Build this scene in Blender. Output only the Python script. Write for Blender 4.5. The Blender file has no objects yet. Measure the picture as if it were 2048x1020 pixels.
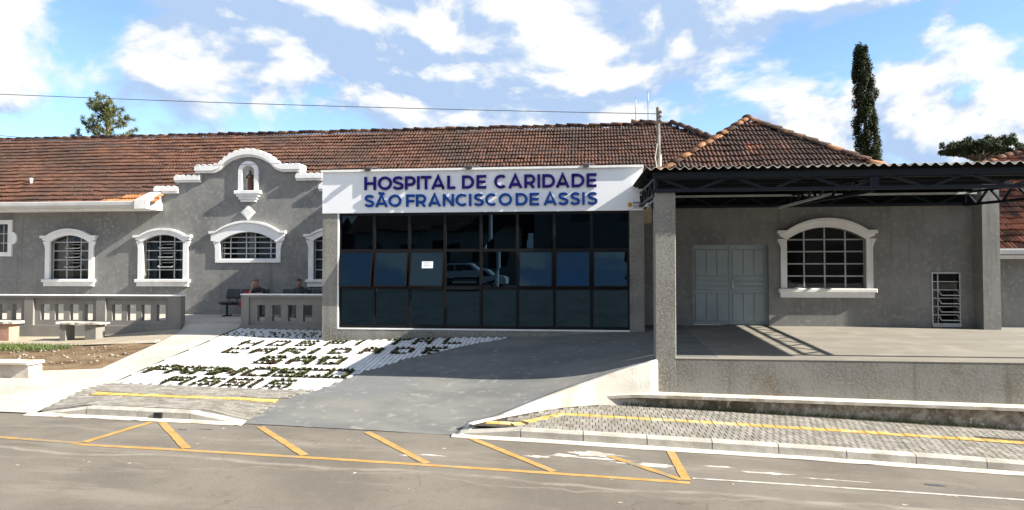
import bpy, bmesh, math, random
import numpy as np
from mathutils import Vector, Matrix
random.seed(7); rng = np.random.default_rng(7)
S = bpy.context.scene
COL = S.collection

# ------------------------------------------------------------------ camera
camd = bpy.data.cameras.new('camera'); cam = bpy.data.objects.new('camera', camd); COL.objects.link(cam)
camd.sensor_width = 36.0; camd.lens = 1400 / 2048 * 36; camd.clip_end = 2000; camd.clip_start = .05
CAMP = Vector((0, 0, 1.35)); cam.location = CAMP
cam.rotation_euler = (math.radians(90 + 1.432), 0, math.radians(6.5))
S.camera = cam

# ------------------------------------------------------------------ sun, sky, exposure
SUNV = Vector((1, -.14, .64)).normalized()
sd = bpy.data.lights.new('sun', 'SUN'); sd.energy = 5.0; sd.angle = math.radians(.5); sd.color = (1, .93, .82)
sun = bpy.data.objects.new('sun', sd); COL.objects.link(sun); sun.location = (30, -5, 30)
sun.rotation_euler = (-SUNV).to_track_quat('-Z', 'Y').to_euler()
S.view_settings.view_transform = 'Standard'; S.view_settings.look = 'None'
S.view_settings.exposure = 1.6; S.view_settings.gamma = 1
W = bpy.data.worlds.new('World'); S.world = W; W.use_nodes = True
nt = W.node_tree; nt.nodes.clear()
def wn(t, **k):
    n = nt.nodes.new(t)
    for a, b in k.items(): setattr(n, a, b)
    return n
def wl(a, b): nt.links.new(a, b)
def wmath(op, a, b=None):
    n = wn('ShaderNodeMath', operation=op)
    for i, v in enumerate((a, b)):
        if v is None: continue
        if isinstance(v, (int, float)): n.inputs[i].default_value = v
        else: wl(v, n.inputs[i])
    return n.outputs[0]
sky = wn('ShaderNodeTexSky', sky_type='NISHITA', sun_disc=False)
sky.sun_elevation = math.asin(SUNV.z); sky.sun_rotation = math.atan2(SUNV.x, SUNV.y)
sky.altitude = 800; sky.air_density = 1.0; sky.dust_density = .4; sky.ozone_density = 1.6
skb = wn('ShaderNodeVectorMath', operation='MULTIPLY'); wl(sky.outputs[0], skb.inputs[0]); skb.inputs[1].default_value = (.074, .081, .086)
tc = wn('ShaderNodeTexCoord'); sx = wn('ShaderNodeSeparateXYZ'); wl(tc.outputs['Generated'], sx.inputs[0])
def wvec(off):
    a = wn('ShaderNodeVectorMath', operation='MULTIPLY_ADD'); wl(tc.outputs['Generated'], a.inputs[0]); a.inputs[1].default_value = (1, 1, 1.75); a.inputs[2].default_value = off
    return a.outputs[0]
def wnoise(scale, off, detail=10, rough=.56, dist=.3):
    n = wn('ShaderNodeTexNoise'); n.inputs['Scale'].default_value = scale; n.inputs['Detail'].default_value = detail
    n.inputs['Roughness'].default_value = rough; n.inputs['Distortion'].default_value = dist; wl(wvec(off), n.inputs['Vector'])
    return n.outputs[0]
def wramp(v, lo, hi):
    n = wn('ShaderNodeMapRange', interpolation_type='SMOOTHSTEP'); wl(v, n.inputs[0]); n.inputs[1].default_value = lo; n.inputs[2].default_value = hi
    return n.outputs[0]
OFF = (5.1, 3.3, 0.4)
c1 = wnoise(4.6, OFF); c1s = wnoise(4.6, (OFF[0] + .035, OFF[1], OFF[2] + .045))
c2 = wnoise(1.7, (OFF[0] + 4, OFF[1] + 2, OFF[2]), 4)
dens = wmath('SUBTRACT', wmath('ADD', c1, wmath('MULTIPLY', wmath('SUBTRACT', c2, .5), .7)), wmath('MULTIPLY', sx.outputs[2], .10))
mask = wramp(dens, .345, .455)
lit = wramp(wmath('ADD', wmath('MULTIPLY', wmath('SUBTRACT', c1, c1s), 4.6), wmath('MULTIPLY', wmath('SUBTRACT', wnoise(3.1, (1, 5, 2), 6), .5), 1.3)), -.26, .26)
cm = wn('ShaderNodeMix', data_type='RGBA'); wl(lit, cm.inputs[0]); cm.inputs[6].default_value = (.16, .215, .305, 1); cm.inputs[7].default_value = (.345, .35, .345, 1)
sm = wn('ShaderNodeMix', data_type='RGBA'); wl(mask, sm.inputs[0]); wl(skb.outputs[0], sm.inputs[6]); wl(cm.outputs[2], sm.inputs[7])
bg = wn('ShaderNodeBackground'); wl(sm.outputs[2], bg.inputs[0]); bg.inputs[1].default_value = 1.0
wo = wn('ShaderNodeOutputWorld'); wl(bg.outputs[0], wo.inputs[0])

# ------------------------------------------------------------------ materials
def newmat(name):
    m = bpy.data.materials.new(name); m.use_nodes = True
    t = m.node_tree; b = t.nodes['Principled BSDF']
    return m, t, b
def rgba(c): return (c[0], c[1], c[2], 1)
def posnode(t):
    g = t.nodes.new('ShaderNodeNewGeometry'); return g
def noise(t, vec, scale, detail=4, rough=.55, stretch=None):
    if stretch:
        mp = t.nodes.new('ShaderNodeMapping'); mp.inputs['Scale'].default_value = stretch; t.links.new(vec, mp.inputs['Vector']); vec = mp.outputs[0]
    n = t.nodes.new('ShaderNodeTexNoise'); n.inputs['Scale'].default_value = scale; n.inputs['Detail'].default_value = detail
    n.inputs['Roughness'].default_value = rough; t.links.new(vec, n.inputs['Vector']); return n.outputs[0]
def mrange(t, v, a, b, c=0, d=1):
    n = t.nodes.new('ShaderNodeMapRange'); n.interpolation_type = 'SMOOTHSTEP'; t.links.new(v, n.inputs[0])
    for i, x in enumerate((a, b, c, d)): n.inputs[i + 1].default_value = x
    return n.outputs[0]
def mix(t, f, a, b, mode='MIX'):
    n = t.nodes.new('ShaderNodeMix'); n.data_type = 'RGBA'; n.blend_type = mode
    for i, v in ((0, f), (6, a), (7, b)):
        if isinstance(v, (int, float)): n.inputs[i].default_value = v
        elif isinstance(v, tuple): n.inputs[i].default_value = rgba(v)
        else: t.links.new(v, n.inputs[i])
    return n.outputs[2]
def mth(t, op, a, b=0.0):
    n = t.nodes.new('ShaderNodeMath'); n.operation = op
    for i, v in enumerate((a, b)):
        if isinstance(v, (int, float)): n.inputs[i].default_value = v
        else: t.links.new(v, n.inputs[i])
    return n.outputs[0]
def bump(t, b, h, strength, dist=.01):
    n = t.nodes.new('ShaderNodeBump'); n.inputs['Strength'].default_value = strength; n.inputs['Distance'].default_value = dist
    t.links.new(h, n.inputs['Height']); t.links.new(n.outputs[0], b.inputs['Normal'])
def pmat(name, ca, cb, scale=3, rough=.8, bmp=0, bscale=40, dirt=None, dscale=.6, dlo=.52, dhi=.68, speck=None, sscale=60, slo=.6, shi=.68, metal=0, spec=.5, detail=5, rand=0, stretch=None, bdist=.01):
    m, t, b = newmat(name); g = posnode(t); p = g.outputs['Position']
    c = mix(t, mrange(t, noise(t, p, scale, detail, stretch=stretch), .35, .65), ca, cb)
    if dirt: c = mix(t, mrange(t, noise(t, p, dscale, 6, .6, stretch), dlo, dhi), c, dirt)
    if speck: c = mix(t, mrange(t, noise(t, p, sscale, 3), slo, shi), c, speck)
    if rand:
        oi = t.nodes.new('ShaderNodeObjectInfo'); r = mth(t, 'FRACT', mth(t, 'ADD', oi.outputs['Random'], g.outputs['Random Per Island']))
        v = mrange(t, r, 0, 1, 1 - rand, 1 + rand)
        cc = t.nodes.new('ShaderNodeCombineColor'); [t.links.new(v, cc.inputs[i]) for i in range(3)]
        c = mix(t, 1.0, c, cc.outputs[0], 'MULTIPLY')
    t.links.new(c, b.inputs['Base Color']); b.inputs['Roughness'].default_value = rough; b.inputs['Metallic'].default_value = metal
    b.inputs['Specular IOR Level'].default_value = spec
    if bmp: bump(t, b, noise(t, p, bscale, 4), bmp, bdist)
    return m
def streaks(m, col, amt=.5):
    t = m.node_tree; b = t.nodes['Principled BSDF']; src = b.inputs['Base Color'].links[0].from_socket; g = posnode(t)
    f = mth(t, 'MULTIPLY', mrange(t, noise(t, g.outputs['Position'], 1.6, 5, .6, (2.6, 2.6, .16)), .54, .72), amt)
    t.links.new(mix(t, f, src, col), b.inputs['Base Color'])
def flat(name, c, rough=.6, metal=0, var=.12, scale=6, spec=.5): return pmat(name, tuple(x * (1 - var) for x in c), tuple(x * (1 + var) for x in c), scale, rough, metal=metal, spec=spec)
M = {}
M['stucco'] = pmat('grey_stucco', (.190, .190, .184), (.230, .229, .220), 1.3, .93, .35, 34, dirt=(.168, .168, .163), dscale=.55, speck=(.256, .255, .245), sscale=9, slo=.48, shi=.72, spec=.15, bdist=.01)
M['stucco_rough'] = pmat('rough_grey_render', (.17, .165, .15), (.225, .22, .20), 2.0, .93, .45, 20, dirt=(.15, .14, .12), dscale=.8, speck=(.275, .267, .243), sscale=24, slo=.40, shi=.72, spec=.15, bdist=.012)
M['base_render'] = pmat('stained_platform_render', (.155, .150, .136), (.20, .195, .178), 1.7, .93, .35, 18, dirt=(.135, .115, .085), dscale=.9, dlo=.5, dhi=.66, speck=(.235, .228, .208), sscale=26, slo=.40, shi=.74, spec=.15, bdist=.012)
M['balus'] = pmat('smooth_grey_paint', (.20, .19, .172), (.235, .225, .205), 1.5, .85, .15, 40, dirt=(.18, .17, .155), spec=.3)
M['white'] = pmat('white_wall_paint', (.74, .74, .73), (.80, .80, .79), 1.5, .6, .05, 60, dirt=(.68, .67, .65), dscale=1.2, spec=.4)
M['whitemetal'] = pmat('white_sign_sheet', (.76, .78, .81), (.80, .82, .84), .8, .42, 0, spec=.5)
M['gutter'] = pmat('white_gutter_metal', (.46, .46, .45), (.52, .52, .51), 2, .4, spec=.5, dirt=(.55, .53, .5), dscale=1.4, dlo=.6, dhi=.75)
M['concrete'] = pmat('pale_path_concrete', (.36, .325, .285), (.42, .385, .345), .9, .9, .25, 50, dirt=(.32, .285, .24), dscale=.45, speck=(.46, .43, .39), sscale=9, slo=.55, shi=.75, spec=.2)
M['drive'] = pmat('dark_drive_concrete', (.108, .111, .109), (.152, .150, .139), .9, .82, .3, 70, dirt=(.122, .128, .13), dscale=.35, dlo=.45, dhi=.66, speck=(.195, .192, .178), sscale=5, slo=.55, shi=.72, spec=.3, stretch=(1, 1.8, 1))
M['platform'] = pmat('platform_concrete', (.175, .163, .138), (.215, .20, .17), .8, .85, .2, 60, dirt=(.165, .155, .135), dscale=.4, speck=(.235, .218, .185), sscale=1.6, slo=.5, shi=.7, spec=.3, stretch=(.6, 2.2, 1))
M['whitewall'] = pmat('limewashed_ramp_wall', (.40, .38, .34), (.50, .475, .43), 2.2, .9, .5, 25, dirt=(.32, .285, .235), dscale=1.1, dlo=.52, dhi=.66, spec=.2)
M['roughwall'] = pmat('mossy_rough_wall', (.20, .165, .125), (.40, .36, .30), 7, .95, .6, 12, dirt=(.13, .105, .07), dscale=1.5, speck=(.5, .46, .4), sscale=11, slo=.58, shi=.68, spec=.1, bdist=.03)
M['ledge'] = pmat('concrete_ledge', (.42, .385, .33), (.52, .48, .42), 3, .9, .4, 40, dirt=(.33, .28, .21), dscale=2, spec=.2)
M['kerb'] = pmat('kerb_concrete', (.30, .285, .25), (.40, .38, .34), 4, .9, .5, 35, dirt=(.22, .20, .165), dscale=1.8, dlo=.55, dhi=.7, rand=.08, spec=.2)
M['paver'] = pmat('grey_paver', (.185, .174, .152), (.24, .226, .20), 5, .92, .6, 60, dirt=(.165, .148, .12), dscale=1.2, rand=.16, spec=.15)
M['paver_base'] = pmat('paver_bedding', (.12, .112, .096), (.16, .15, .13), 5, .95)
M['mulch'] = pmat('dark_planting_soil', (.035, .026, .018), (.06, .045, .03), 20, .97)
M['paver_joint'] = pmat('paver_joint_sand', (.045, .041, .035), (.07, .063, .054), 9, .97, spec=.05)
M['tactile'] = pmat('yellow_tactile_tile', (.40, .255, .065), (.47, .32, .11), 5, .85, .3, 60, dirt=(.5, .42, .25), dscale=2.5, rand=.08, spec=.2)
M['block'] = pmat('white_painted_block', (.52, .52, .515), (.60, .60, .595), 6, .8, .2, 60, rand=.08, spec=.2)
M['block_joint'] = pmat('bed_joint', (.10, .098, .09), (.15, .145, .135), 9, .97, spec=.05)
M['soil'] = pmat('dry_soil', (.13, .088, .052), (.19, .138, .086), 2.5, .97, 1, 30, dirt=(.09, .055, .033), dscale=1.5, speck=(.27, .22, .165), sscale=16, slo=.6, shi=.7, spec=.05, bdist=.03)
M['stone'] = pmat('garden_stones', (.16, .13, .10), (.26, .23, .19), 20, .9, rand=.3)
M['gardenpath'] = pmat('old_garden_path', (.27, .23, .17), (.35, .31, .24), 1.3, .92, .4, 40, dirt=(.28, .25, .2), dscale=.9, spec=.1)
M['leafgrass'] = pmat('grass_blades', (.05, .08, .015), (.09, .115, .03), 5, .8, rand=.3)
M['yellow'] = pmat('worn_yellow_paint', (.31, .185, .055), (.37, .235, .085), 6, .85, .2, 80, dirt=(.27, .20, .11), dscale=4, dlo=.52, dhi=.68, spec=.2)
M['yellowfaded'] = pmat('faded_yellow_paint', (.29, .17, .045), (.36, .22, .065), 6, .85, .2, 80, dirt=(.2, .17, .12), dscale=5, dlo=.42, dhi=.6, spec=.2)
M['roadwhite'] = pmat('worn_white_paint', (.42, .40, .36), (.5, .47, .43), 6, .85, .2, 80, dirt=(.26, .235, .2), dscale=5, dlo=.5, dhi=.66, spec=.2)
M['dust'] = pmat('white_dust_spill', (.36, .335, .30), (.46, .44, .40), 6, .95, .2, 80, dirt=(.3, .27, .23), dscale=7, dlo=.48, dhi=.6, spec=.05)
M['steel'] = flat('dark_blue_steel', (.006, .010, .016), .55, 0, .15, spec=.25)
M['alublack'] = flat('black_aluminium', (.006, .006, .007), .55, spec=.2)
M['black'] = flat('black_plastic', (.014, .015, .018), .45)
M['blackseat'] = flat('black_vinyl', (.016, .017, .024), .5)
M['door'] = pmat('grey_blue_door_paint', (.26, .31, .325), (.30, .345, .36), 2, .5, .06, 60, spec=.4)
M['metal'] = flat('brushed_metal', (.45, .45, .45), .35, .9)
M['muntin'] = flat('grey_window_bar', (.42, .44, .44), .5)
M['muntin_dull'] = flat('dull_window_bar', (.33, .35, .35), .5)
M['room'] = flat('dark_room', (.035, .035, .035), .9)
M['roomwall'] = flat('interior_wall', (.20, .21, .22), .9)
M['curtain'] = flat('beige_curtain', (.36, .30, .23), .9)
M['curtainblue'] = flat('blue_grey_curtain', (.20, .26, .34), .9)
M['indigo'] = flat('indigo_letter', (.009, .003, .095), .65, var=.05, spec=.12)
M['blue'] = flat('blue_letter', (.002, .031, .17), .65, var=.05, spec=.12)
M['paper'] = flat('paper_sheet', (.72, .75, .78), .8, var=.03)
M['ink'] = flat('printed_text', (.05, .06, .08), .8)
M['gold'] = flat('gold_emblem', (.55, .32, .03), .6)
M['fibre'] = pmat('fibre_cement_sheet', (.40, .38, .33), (.52, .50, .45), 4, .9, .3, 60, dirt=(.28, .26, .22), dscale=2.2, spec=.2)
M['underside'] = flat('shade_dark_underside', (.008, .0085, .009), .85, spec=.1)  # near-black beneath the canopy: its deep shade is put into the colour
M['wood'] = pmat('weathered_post', (.14, .12, .10), (.24, .22, .20), 5, .9, .5, 40, dirt=(.08, .07, .06), dscale=2)
M['wire'] = flat('overhead_cable', (.05, .055, .07), .6)
M['brick'] = pmat('exposed_block', (.50, .40, .28), (.58, .48, .35), 6, .9, .5, 40, dirt=(.45, .2, .1), dscale=4)
M['robe'] = flat('brown_robe', (.10, .04, .02), .6)
M['skin'] = flat('skin', (.36, .19, .13), .55, var=.06)
M['skin2'] = flat('lighter_skin', (.40, .23, .16), .55, var=.06)
M['hair'] = flat('dark_hair', (.018, .013, .010), .6)
M['hair2'] = flat('brown_hair', (.10, .065, .038), .6)
M['shirt'] = flat('black_top', (.02, .021, .026), .85)
M['shirt2'] = flat('charcoal_shirt', (.035, .04, .05), .85)
M['jeans'] = flat('dark_jeans', (.025, .03, .05), .85)
M['red'] = flat('red_cloth', (.34, .018, .022), .8)
M['redstone'] = pmat('red_sandstone', (.34, .19, .13), (.42, .25, .18), 5, .9, .5, 30)
M['slab'] = pmat('worn_stone_slab', (.48, .45, .38), (.6, .57, .5), 6, .9, .6, 30, dirt=(.3, .26, .18), dscale=4)
M['bark'] = pmat('bark', (.07, .05, .035), (.13, .10, .075), 12, .95, .8, 20)
M['carpaint'] = flat('silver_car_paint', (.82, .82, .82), .3, 0, .03)
M['carglass'] = flat('car_window', (.02, .025, .03), .08)
M['tyre'] = flat('tyre_rubber', (.015, .015, .016), .9)
M['cream'] = pmat('cream_house_wall', (.30, .29, .26), (.36, .35, .32), 1, .9, .2, 30)
M['farwall'] = pmat('dark_house_wall', (.16, .15, .14), (.20, .19, .18), 1, .9)
M['bank'] = pmat('street_bank', (.13, .125, .115), (.18, .17, .155), 1, .95, .3, 30)
M['ground'] = pmat('bare_ground', (.16, .14, .10), (.22, .19, .14), .6, .97, .3, 20, dirt=(.10, .12, .05), dscale=.2)

def foliage(name, ca, cb, cc=None):
    m, t, b = newmat(name); g = posnode(t)
    c = mix(t, g.outputs['Random Per Island'], ca, cb)
    if cc: c = mix(t, mrange(t, noise(t, g.outputs['Position'], 2.2, 4), .5, .68), c, cc)
    t.links.new(c, b.inputs['Base Color']); b.inputs['Roughness'].default_value = .65; b.inputs['Specular IOR Level'].default_value = .25
    tr = t.nodes.new('ShaderNodeBsdfTranslucent'); t.links.new(c, tr.inputs[0])
    ms = t.nodes.new('ShaderNodeMixShader'); ms.inputs[0].default_value = .25
    o = t.nodes['Material Output']; t.links.new(b.outputs[0], ms.inputs[1]); t.links.new(tr.outputs[0], ms.inputs[2]); t.links.new(ms.outputs[0], o.inputs[0])
    return m
M['plant'] = foliage('succulent_leaves', (.045, .062, .018), (.10, .115, .04), (.13, .075, .05))
M['cypress'] = foliage('cypress_foliage', (.010, .017, .005), (.036, .046, .013))
M['pine'] = foliage('pine_needles', (.055, .075, .022), (.16, .17, .065))
M['arauc'] = foliage('araucaria_foliage', (.009, .017, .005), (.032, .046, .012))
M['hedge'] = foliage('garden_leaves', (.03, .05, .015), (.07, .10, .03))

def roofmat(name, orange, olo, ohi):
    m, t, b = newmat(name); g = posnode(t); p = g.outputs['Position']
    oi = t.nodes.new('ShaderNodeObjectInfo')
    r = mth(t, 'FRACT', mth(t, 'ADD', oi.outputs['Random'], g.outputs['Random Per Island']))
    r2 = mth(t, 'FRACT', mth(t, 'MULTIPLY', r, 17.31))
    c = mix(t, r, (.042, .0175, .011), (.086, .036, .021))
    c = mix(t, mrange(t, noise(t, p, .45, 5), .42, .62), c, (.037, .0195, .014))
    on = mth(t, 'ADD', noise(t, p, .75, 5, .6), mth(t, 'MULTIPLY', r2, .22))
    c = mix(t, mrange(t, on, olo, ohi), c, orange)
    c = mix(t, mth(t, 'MULTIPLY', mrange(t, noise(t, p, 20, 3), .57, .69), mrange(t, r2, .1, .9, .1, .65)), c, (.23, .18, .135))
    t.links.new(c, b.inputs['Base Color']); b.inputs['Roughness'].default_value = .8; b.inputs['Specular IOR Level'].default_value = .35
    bump(t, b, noise(t, p, 50, 3), .4, .01)
    return m
M['tile'] = roofmat('aged_clay_tile', (.20, .085, .038), .84, .98)
M['tile_red'] = roofmat('reddish_clay_tile', (.26, .085, .04), .76, .90)
M['ridge'] = roofmat('ridge_clay_tile', (.30, .14, .062), .60, .76)
M['warmridge'] = roofmat('sunlit_ridge_tile', (.33, .155, .07), .46, .66)  # ridge tile copy for the left hip, sunlight put into its warmer colour
M['redtile'] = roofmat('fresh_clay_tile', (.24, .085, .045), .42, .66)
M['newtile'] = pmat('new_orange_tile', (.25, .095, .032), (.32, .13, .045), 8, .8, rand=.25)

def glassmat(name, tint, ior, rough=.0, coat=(1, 1, 1)):
    m = bpy.data.materials.new(name); m.use_nodes = True; t = m.node_tree; t.nodes.clear()
    o = t.nodes.new('ShaderNodeOutputMaterial'); tr = t.nodes.new('ShaderNodeBsdfTransparent'); tr.inputs[0].default_value = rgba(tint)
    gl = t.nodes.new('ShaderNodeBsdfGlossy'); gl.inputs['Roughness'].default_value = rough; gl.inputs['Color'].default_value = rgba(coat)
    fr = t.nodes.new('ShaderNodeFresnel'); fr.inputs[0].default_value = ior
    ms = t.nodes.new('ShaderNodeMixShader'); t.links.new(fr.outputs[0], ms.inputs[0]); t.links.new(tr.outputs[0], ms.inputs[1]); t.links.new(gl.outputs[0], ms.inputs[2]); t.links.new(ms.outputs[0], o.inputs[0])
    return m
M['tinted'] = glassmat('tinted_glass', (.04, .045, .055), 1.6, .004, (.36, .68, 1.0))
M['glass'] = glassmat('window_glass', (.62, .66, .66), 1.5, .01)
streaks(M['stucco'], (.135, .13, .12), .6); streaks(M['stucco_rough'], (.14, .135, .125), .5); streaks(M['base_render'], (.105, .093, .073), .6); streaks(M['white'], (.55, .54, .51), .45); streaks(M['balus'], (.155, .148, .133), .6); streaks(M['gutter'], (.42, .4, .36), .5)
# asphalt with pale seams
m, t, b = newmat('worn_asphalt'); g = posnode(t); p = g.outputs['Position']
c = mix(t, mrange(t, noise(t, p, .7, 6, .6), .35, .65), (.103, .090, .074), (.142, .126, .104))
c = mix(t, mrange(t, noise(t, p, 1.1, 7, .65, (.25, 1.3, 1)), .53, .66), c, (.165, .147, .122))
c = mix(t, mrange(t, noise(t, p, .35, 5, .6, (.5, 1, 1)), .55, .7), c, (.092, .085, .076))
c = mix(t, mth(t, 'MULTIPLY', mrange(t, noise(t, p, 150, 2), .52, .7), .55), c, (.27, .25, .22))
c = mix(t, mth(t, 'MULTIPLY', mrange(t, noise(t, p, 90, 2), .56, .68), .5), c, (.06, .055, .05))
sp = t.nodes.new('ShaderNodeSeparateXYZ'); t.links.new(p, sp.inputs[0])
vd = t.nodes.new('ShaderNodeTexVoronoi'); vd.feature = 'DISTANCE_TO_EDGE'; vd.inputs['Scale'].default_value = .55
dv = t.nodes.new('ShaderNodeVectorMath'); dv.operation = 'MULTIPLY_ADD'; dn_ = t.nodes.new('ShaderNodeTexNoise'); dn_.inputs['Scale'].default_value = 3.5; dn_.inputs['Detail'].default_value = 5; t.links.new(p, dn_.inputs['Vector'])
t.links.new(dn_.outputs['Color'], dv.inputs[0]); dv.inputs[1].default_value = (.35, .35, 0); t.links.new(p, dv.inputs[2]); t.links.new(dv.outputs[0], vd.inputs['Vector'])
c = mix(t, mth(t, 'MULTIPLY', mrange(t, vd.outputs['Distance'], .002, .008, .28, 0), mrange(t, noise(t, p, .8, 3), .5, .62)), c, (.035, .031, .027))
c = mix(t, mth(t, 'MULTIPLY', mrange(t, noise(t, p, 6, 4, .7), .62, .74), .5), c, (.055, .05, .044))
def seam(y0, amp, w, strength, off):
    mp = t.nodes.new('ShaderNodeMapping'); mp.inputs['Scale'].default_value = (1, .25, 1); mp.inputs['Location'].default_value = (off, 0, 0); t.links.new(p, mp.inputs[0])
    n = noise(t, mp.outputs[0], .55, 4, .55)
    d = mth(t, 'ABSOLUTE', mth(t, 'SUBTRACT', sp.outputs[1], mth(t, 'ADD', mth(t, 'MULTIPLY', mth(t, 'SUBTRACT', n, .5), amp), y0)))
    f = mrange(t, d, 0, w, strength, 0)
    return mth(t, 'MULTIPLY', f, mrange(t, noise(t, p, 2.3, 5), .4, .6, .25, 1))
c = mix(t, seam(8.52, .8, .085, .55, 0), c, (.27, .245, .205))
c = mix(t, seam(8.25, 1.6, .05, .4, 13), c, (.24, .22, .185))
c = mix(t, seam(9.6, 1.3, .10, .3, 31), c, (.23, .21, .175))
t.links.new(c, b.inputs['Base Color']); b.inputs['Roughness'].default_value = .9; b.inputs['Specular IOR Level'].default_value = .25
bump(t, b, noise(t, p, 110, 3), .5, .006)
M['asphalt'] = m
b.inputs['Roughness'].default_value = .95

# ------------------------------------------------------------------ mesh helpers
class MB:
    def __init__(s): s.v = []; s.f = []
    def add(s, vs, fs):
        o = len(s.v); s.v += [tuple(x) for x in vs]; s.f += [tuple(i + o for i in q) for q in fs]; return s
    def hexa(s, p):  # bottom 4 ccw, top 4 ccw
        return s.add(p, [(3, 2, 1, 0), (4, 5, 6, 7), (0, 1, 5, 4), (1, 2, 6, 5), (2, 3, 7, 6), (3, 0, 4, 7)])
    def box(s, x0, x1, y0, y1, z0, z1):
        return s.hexa([(x0, y0, z0), (x1, y0, z0), (x1, y1, z0), (x0, y1, z0), (x0, y0, z1), (x1, y0, z1), (x1, y1, z1), (x0, y1, z1)])
    def bbox(s, x0, x1, y0, y1, z0, z1, r=.01):  # box with bevelled front and top edges
        a = [(x0, z0), (x1, z0), (x1, z1 - r), (x1 - r, z1), (x0 + r, z1), (x0, z1 - r)]
        b_ = [(x0 + r, z0 + r), (x1 - r, z0 + r), (x1 - r, z1 - r), (x1 - r, z1 - r), (x0 + r, z1 - r), (x0 + r, z1 - r)]
        n = 6
        vs = [(x, y0, z) for x, z in b_] + [(x, y0 + r, z) for x, z in a] + [(x, y1, z) for x, z in a]
        fs = [(0, 1, 2, 4)] + [(i, n + i, n + (i + 1) % n, (i + 1) % n) for i in (0, 1, 2, 3, 4, 5)] + [(n + i, 2 * n + i, 2 * n + (i + 1) % n, n + (i + 1) % n) for i in range(n)] + [tuple(range(2 * n, 3 * n))]
        return s.add(vs, fs)
    def pxz(s, poly, y0, y1):
        n = len(poly)
        return s.add([(x, y0, z) for x, z in poly] + [(x, y1, z) for x, z in poly], [tuple(range(n)), tuple(range(2 * n - 1, n - 1, -1))] + [(i, i + n, (i + 1) % n + n, (i + 1) % n) for i in range(n)])
    def pxy(s, poly, z0, z1):
        n = len(poly)
        return s.add([(x, y, z0) for x, y in poly] + [(x, y, z1) for x, y in poly], [tuple(range(n - 1, -1, -1)), tuple(range(n, 2 * n))] + [(i, (i + 1) % n, (i + 1) % n + n, i + n) for i in range(n)])
    def tube(s, pts, r, n=8, cap=True):
        pts = [Vector(q) for q in pts]; rs = r if isinstance(r, (list, tuple)) else [r] * len(pts)
        o = len(s.v); up0 = None
        for i, q in enumerate(pts):
            d = (pts[min(i + 1, len(pts) - 1)] - pts[max(i - 1, 0)]).normalized()
            if up0 is None: up0 = Vector((0, 0, 1)) if abs(d.z) < .9 else Vector((1, 0, 0))
            a = d.cross(up0).normalized(); b_ = a.cross(d).normalized()
            for k in range(n):
                th = 2 * math.pi * k / n; s.v.append(tuple(q + (a * math.cos(th) + b_ * math.sin(th)) * rs[i]))
        for i in range(len(pts) - 1):
            for k in range(n): s.f.append((o + i * n + k, o + i * n + (k + 1) % n, o + (i + 1) * n + (k + 1) % n, o + (i + 1) * n + k))
        if cap: s.f.append(tuple(o + k for k in range(n - 1, -1, -1))); s.f.append(tuple(o + (len(pts) - 1) * n + k for k in range(n)))
        return s
    def bar(s, p, q, w, h=None):  # rectangular bar
        p = Vector(p); q = Vector(q); d = (q - p).normalized(); h = h or w
        up = Vector((0, 0, 1)) if abs(d.z) < .95 else Vector((0, 1, 0))
        a = d.cross(up).normalized() * w / 2; b_ = a.cross(d).normalized() * h / 2
        P = [p - a - b_, p + a - b_, p + a + b_, p - a + b_]; Q = [x + (q - p) for x in P]
        return s.add(P + Q, [(3, 2, 1, 0), (4, 5, 6, 7), (0, 1, 5, 4), (1, 2, 6, 5), (2, 3, 7, 6), (3, 0, 4, 7)])
    def lathe(s, c, prof, n=12):
        o = len(s.v)
        for r, z in prof:
            for k in range(n): th = 2 * math.pi * k / n; s.v.append((c[0] + r * math.cos(th), c[1] + r * math.sin(th), c[2] + z))
        for i in range(len(prof) - 1):
            for k in range(n): s.f.append((o + i * n + k, o + i * n + (k + 1) % n, o + (i + 1) * n + (k + 1) % n, o + (i + 1) * n + k))
        s.f.append(tuple(o + (len(prof) - 1) * n + k for k in range(n))); s.f.append(tuple(o + k for k in range(n - 1, -1, -1)))
        return s
    def ball(s, c, r, n=10, m_=7, sc=(1, 1, 1)):
        o = len(s.v); s.v.append((c[0], c[1], c[2] - r * sc[2]))
        for i in range(1, m_):
            ph = -math.pi / 2 + math.pi * i / m_
            for k in range(n): th = 2 * math.pi * k / n; s.v.append((c[0] + r * sc[0] * math.cos(ph) * math.cos(th), c[1] + r * sc[1] * math.cos(ph) * math.sin(th), c[2] + r * sc[2] * math.sin(ph)))
        s.v.append((c[0], c[1], c[2] + r * sc[2])); e = len(s.v) - 1
        for k in range(n):
            s.f.append((o, o + 1 + (k + 1) % n, o + 1 + k)); s.f.append((e, o + 1 + (m_ - 2) * n + k, o + 1 + (m_ - 2) * n + (k + 1) % n))
            for i in range(m_ - 2): s.f.append((o + 1 + i * n + k, o + 1 + i * n + (k + 1) % n, o + 1 + (i + 1) * n + (k + 1) % n, o + 1 + (i + 1) * n + k))
        return s
    def mesh(s, name, mat, smooth=False):
        me = bpy.data.meshes.new(name); me.from_pydata(s.v, [], s.f); me.validate(); me.materials.append(M[mat] if isinstance(mat, str) else mat)
        if smooth: me.polygons.foreach_set('use_smooth', [True] * len(me.polygons))
        return me
    def build(s, name, mat, parent=None, smooth=False, **k):
        return link(name, s.mesh(name, mat, smooth), parent, **k)
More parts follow.
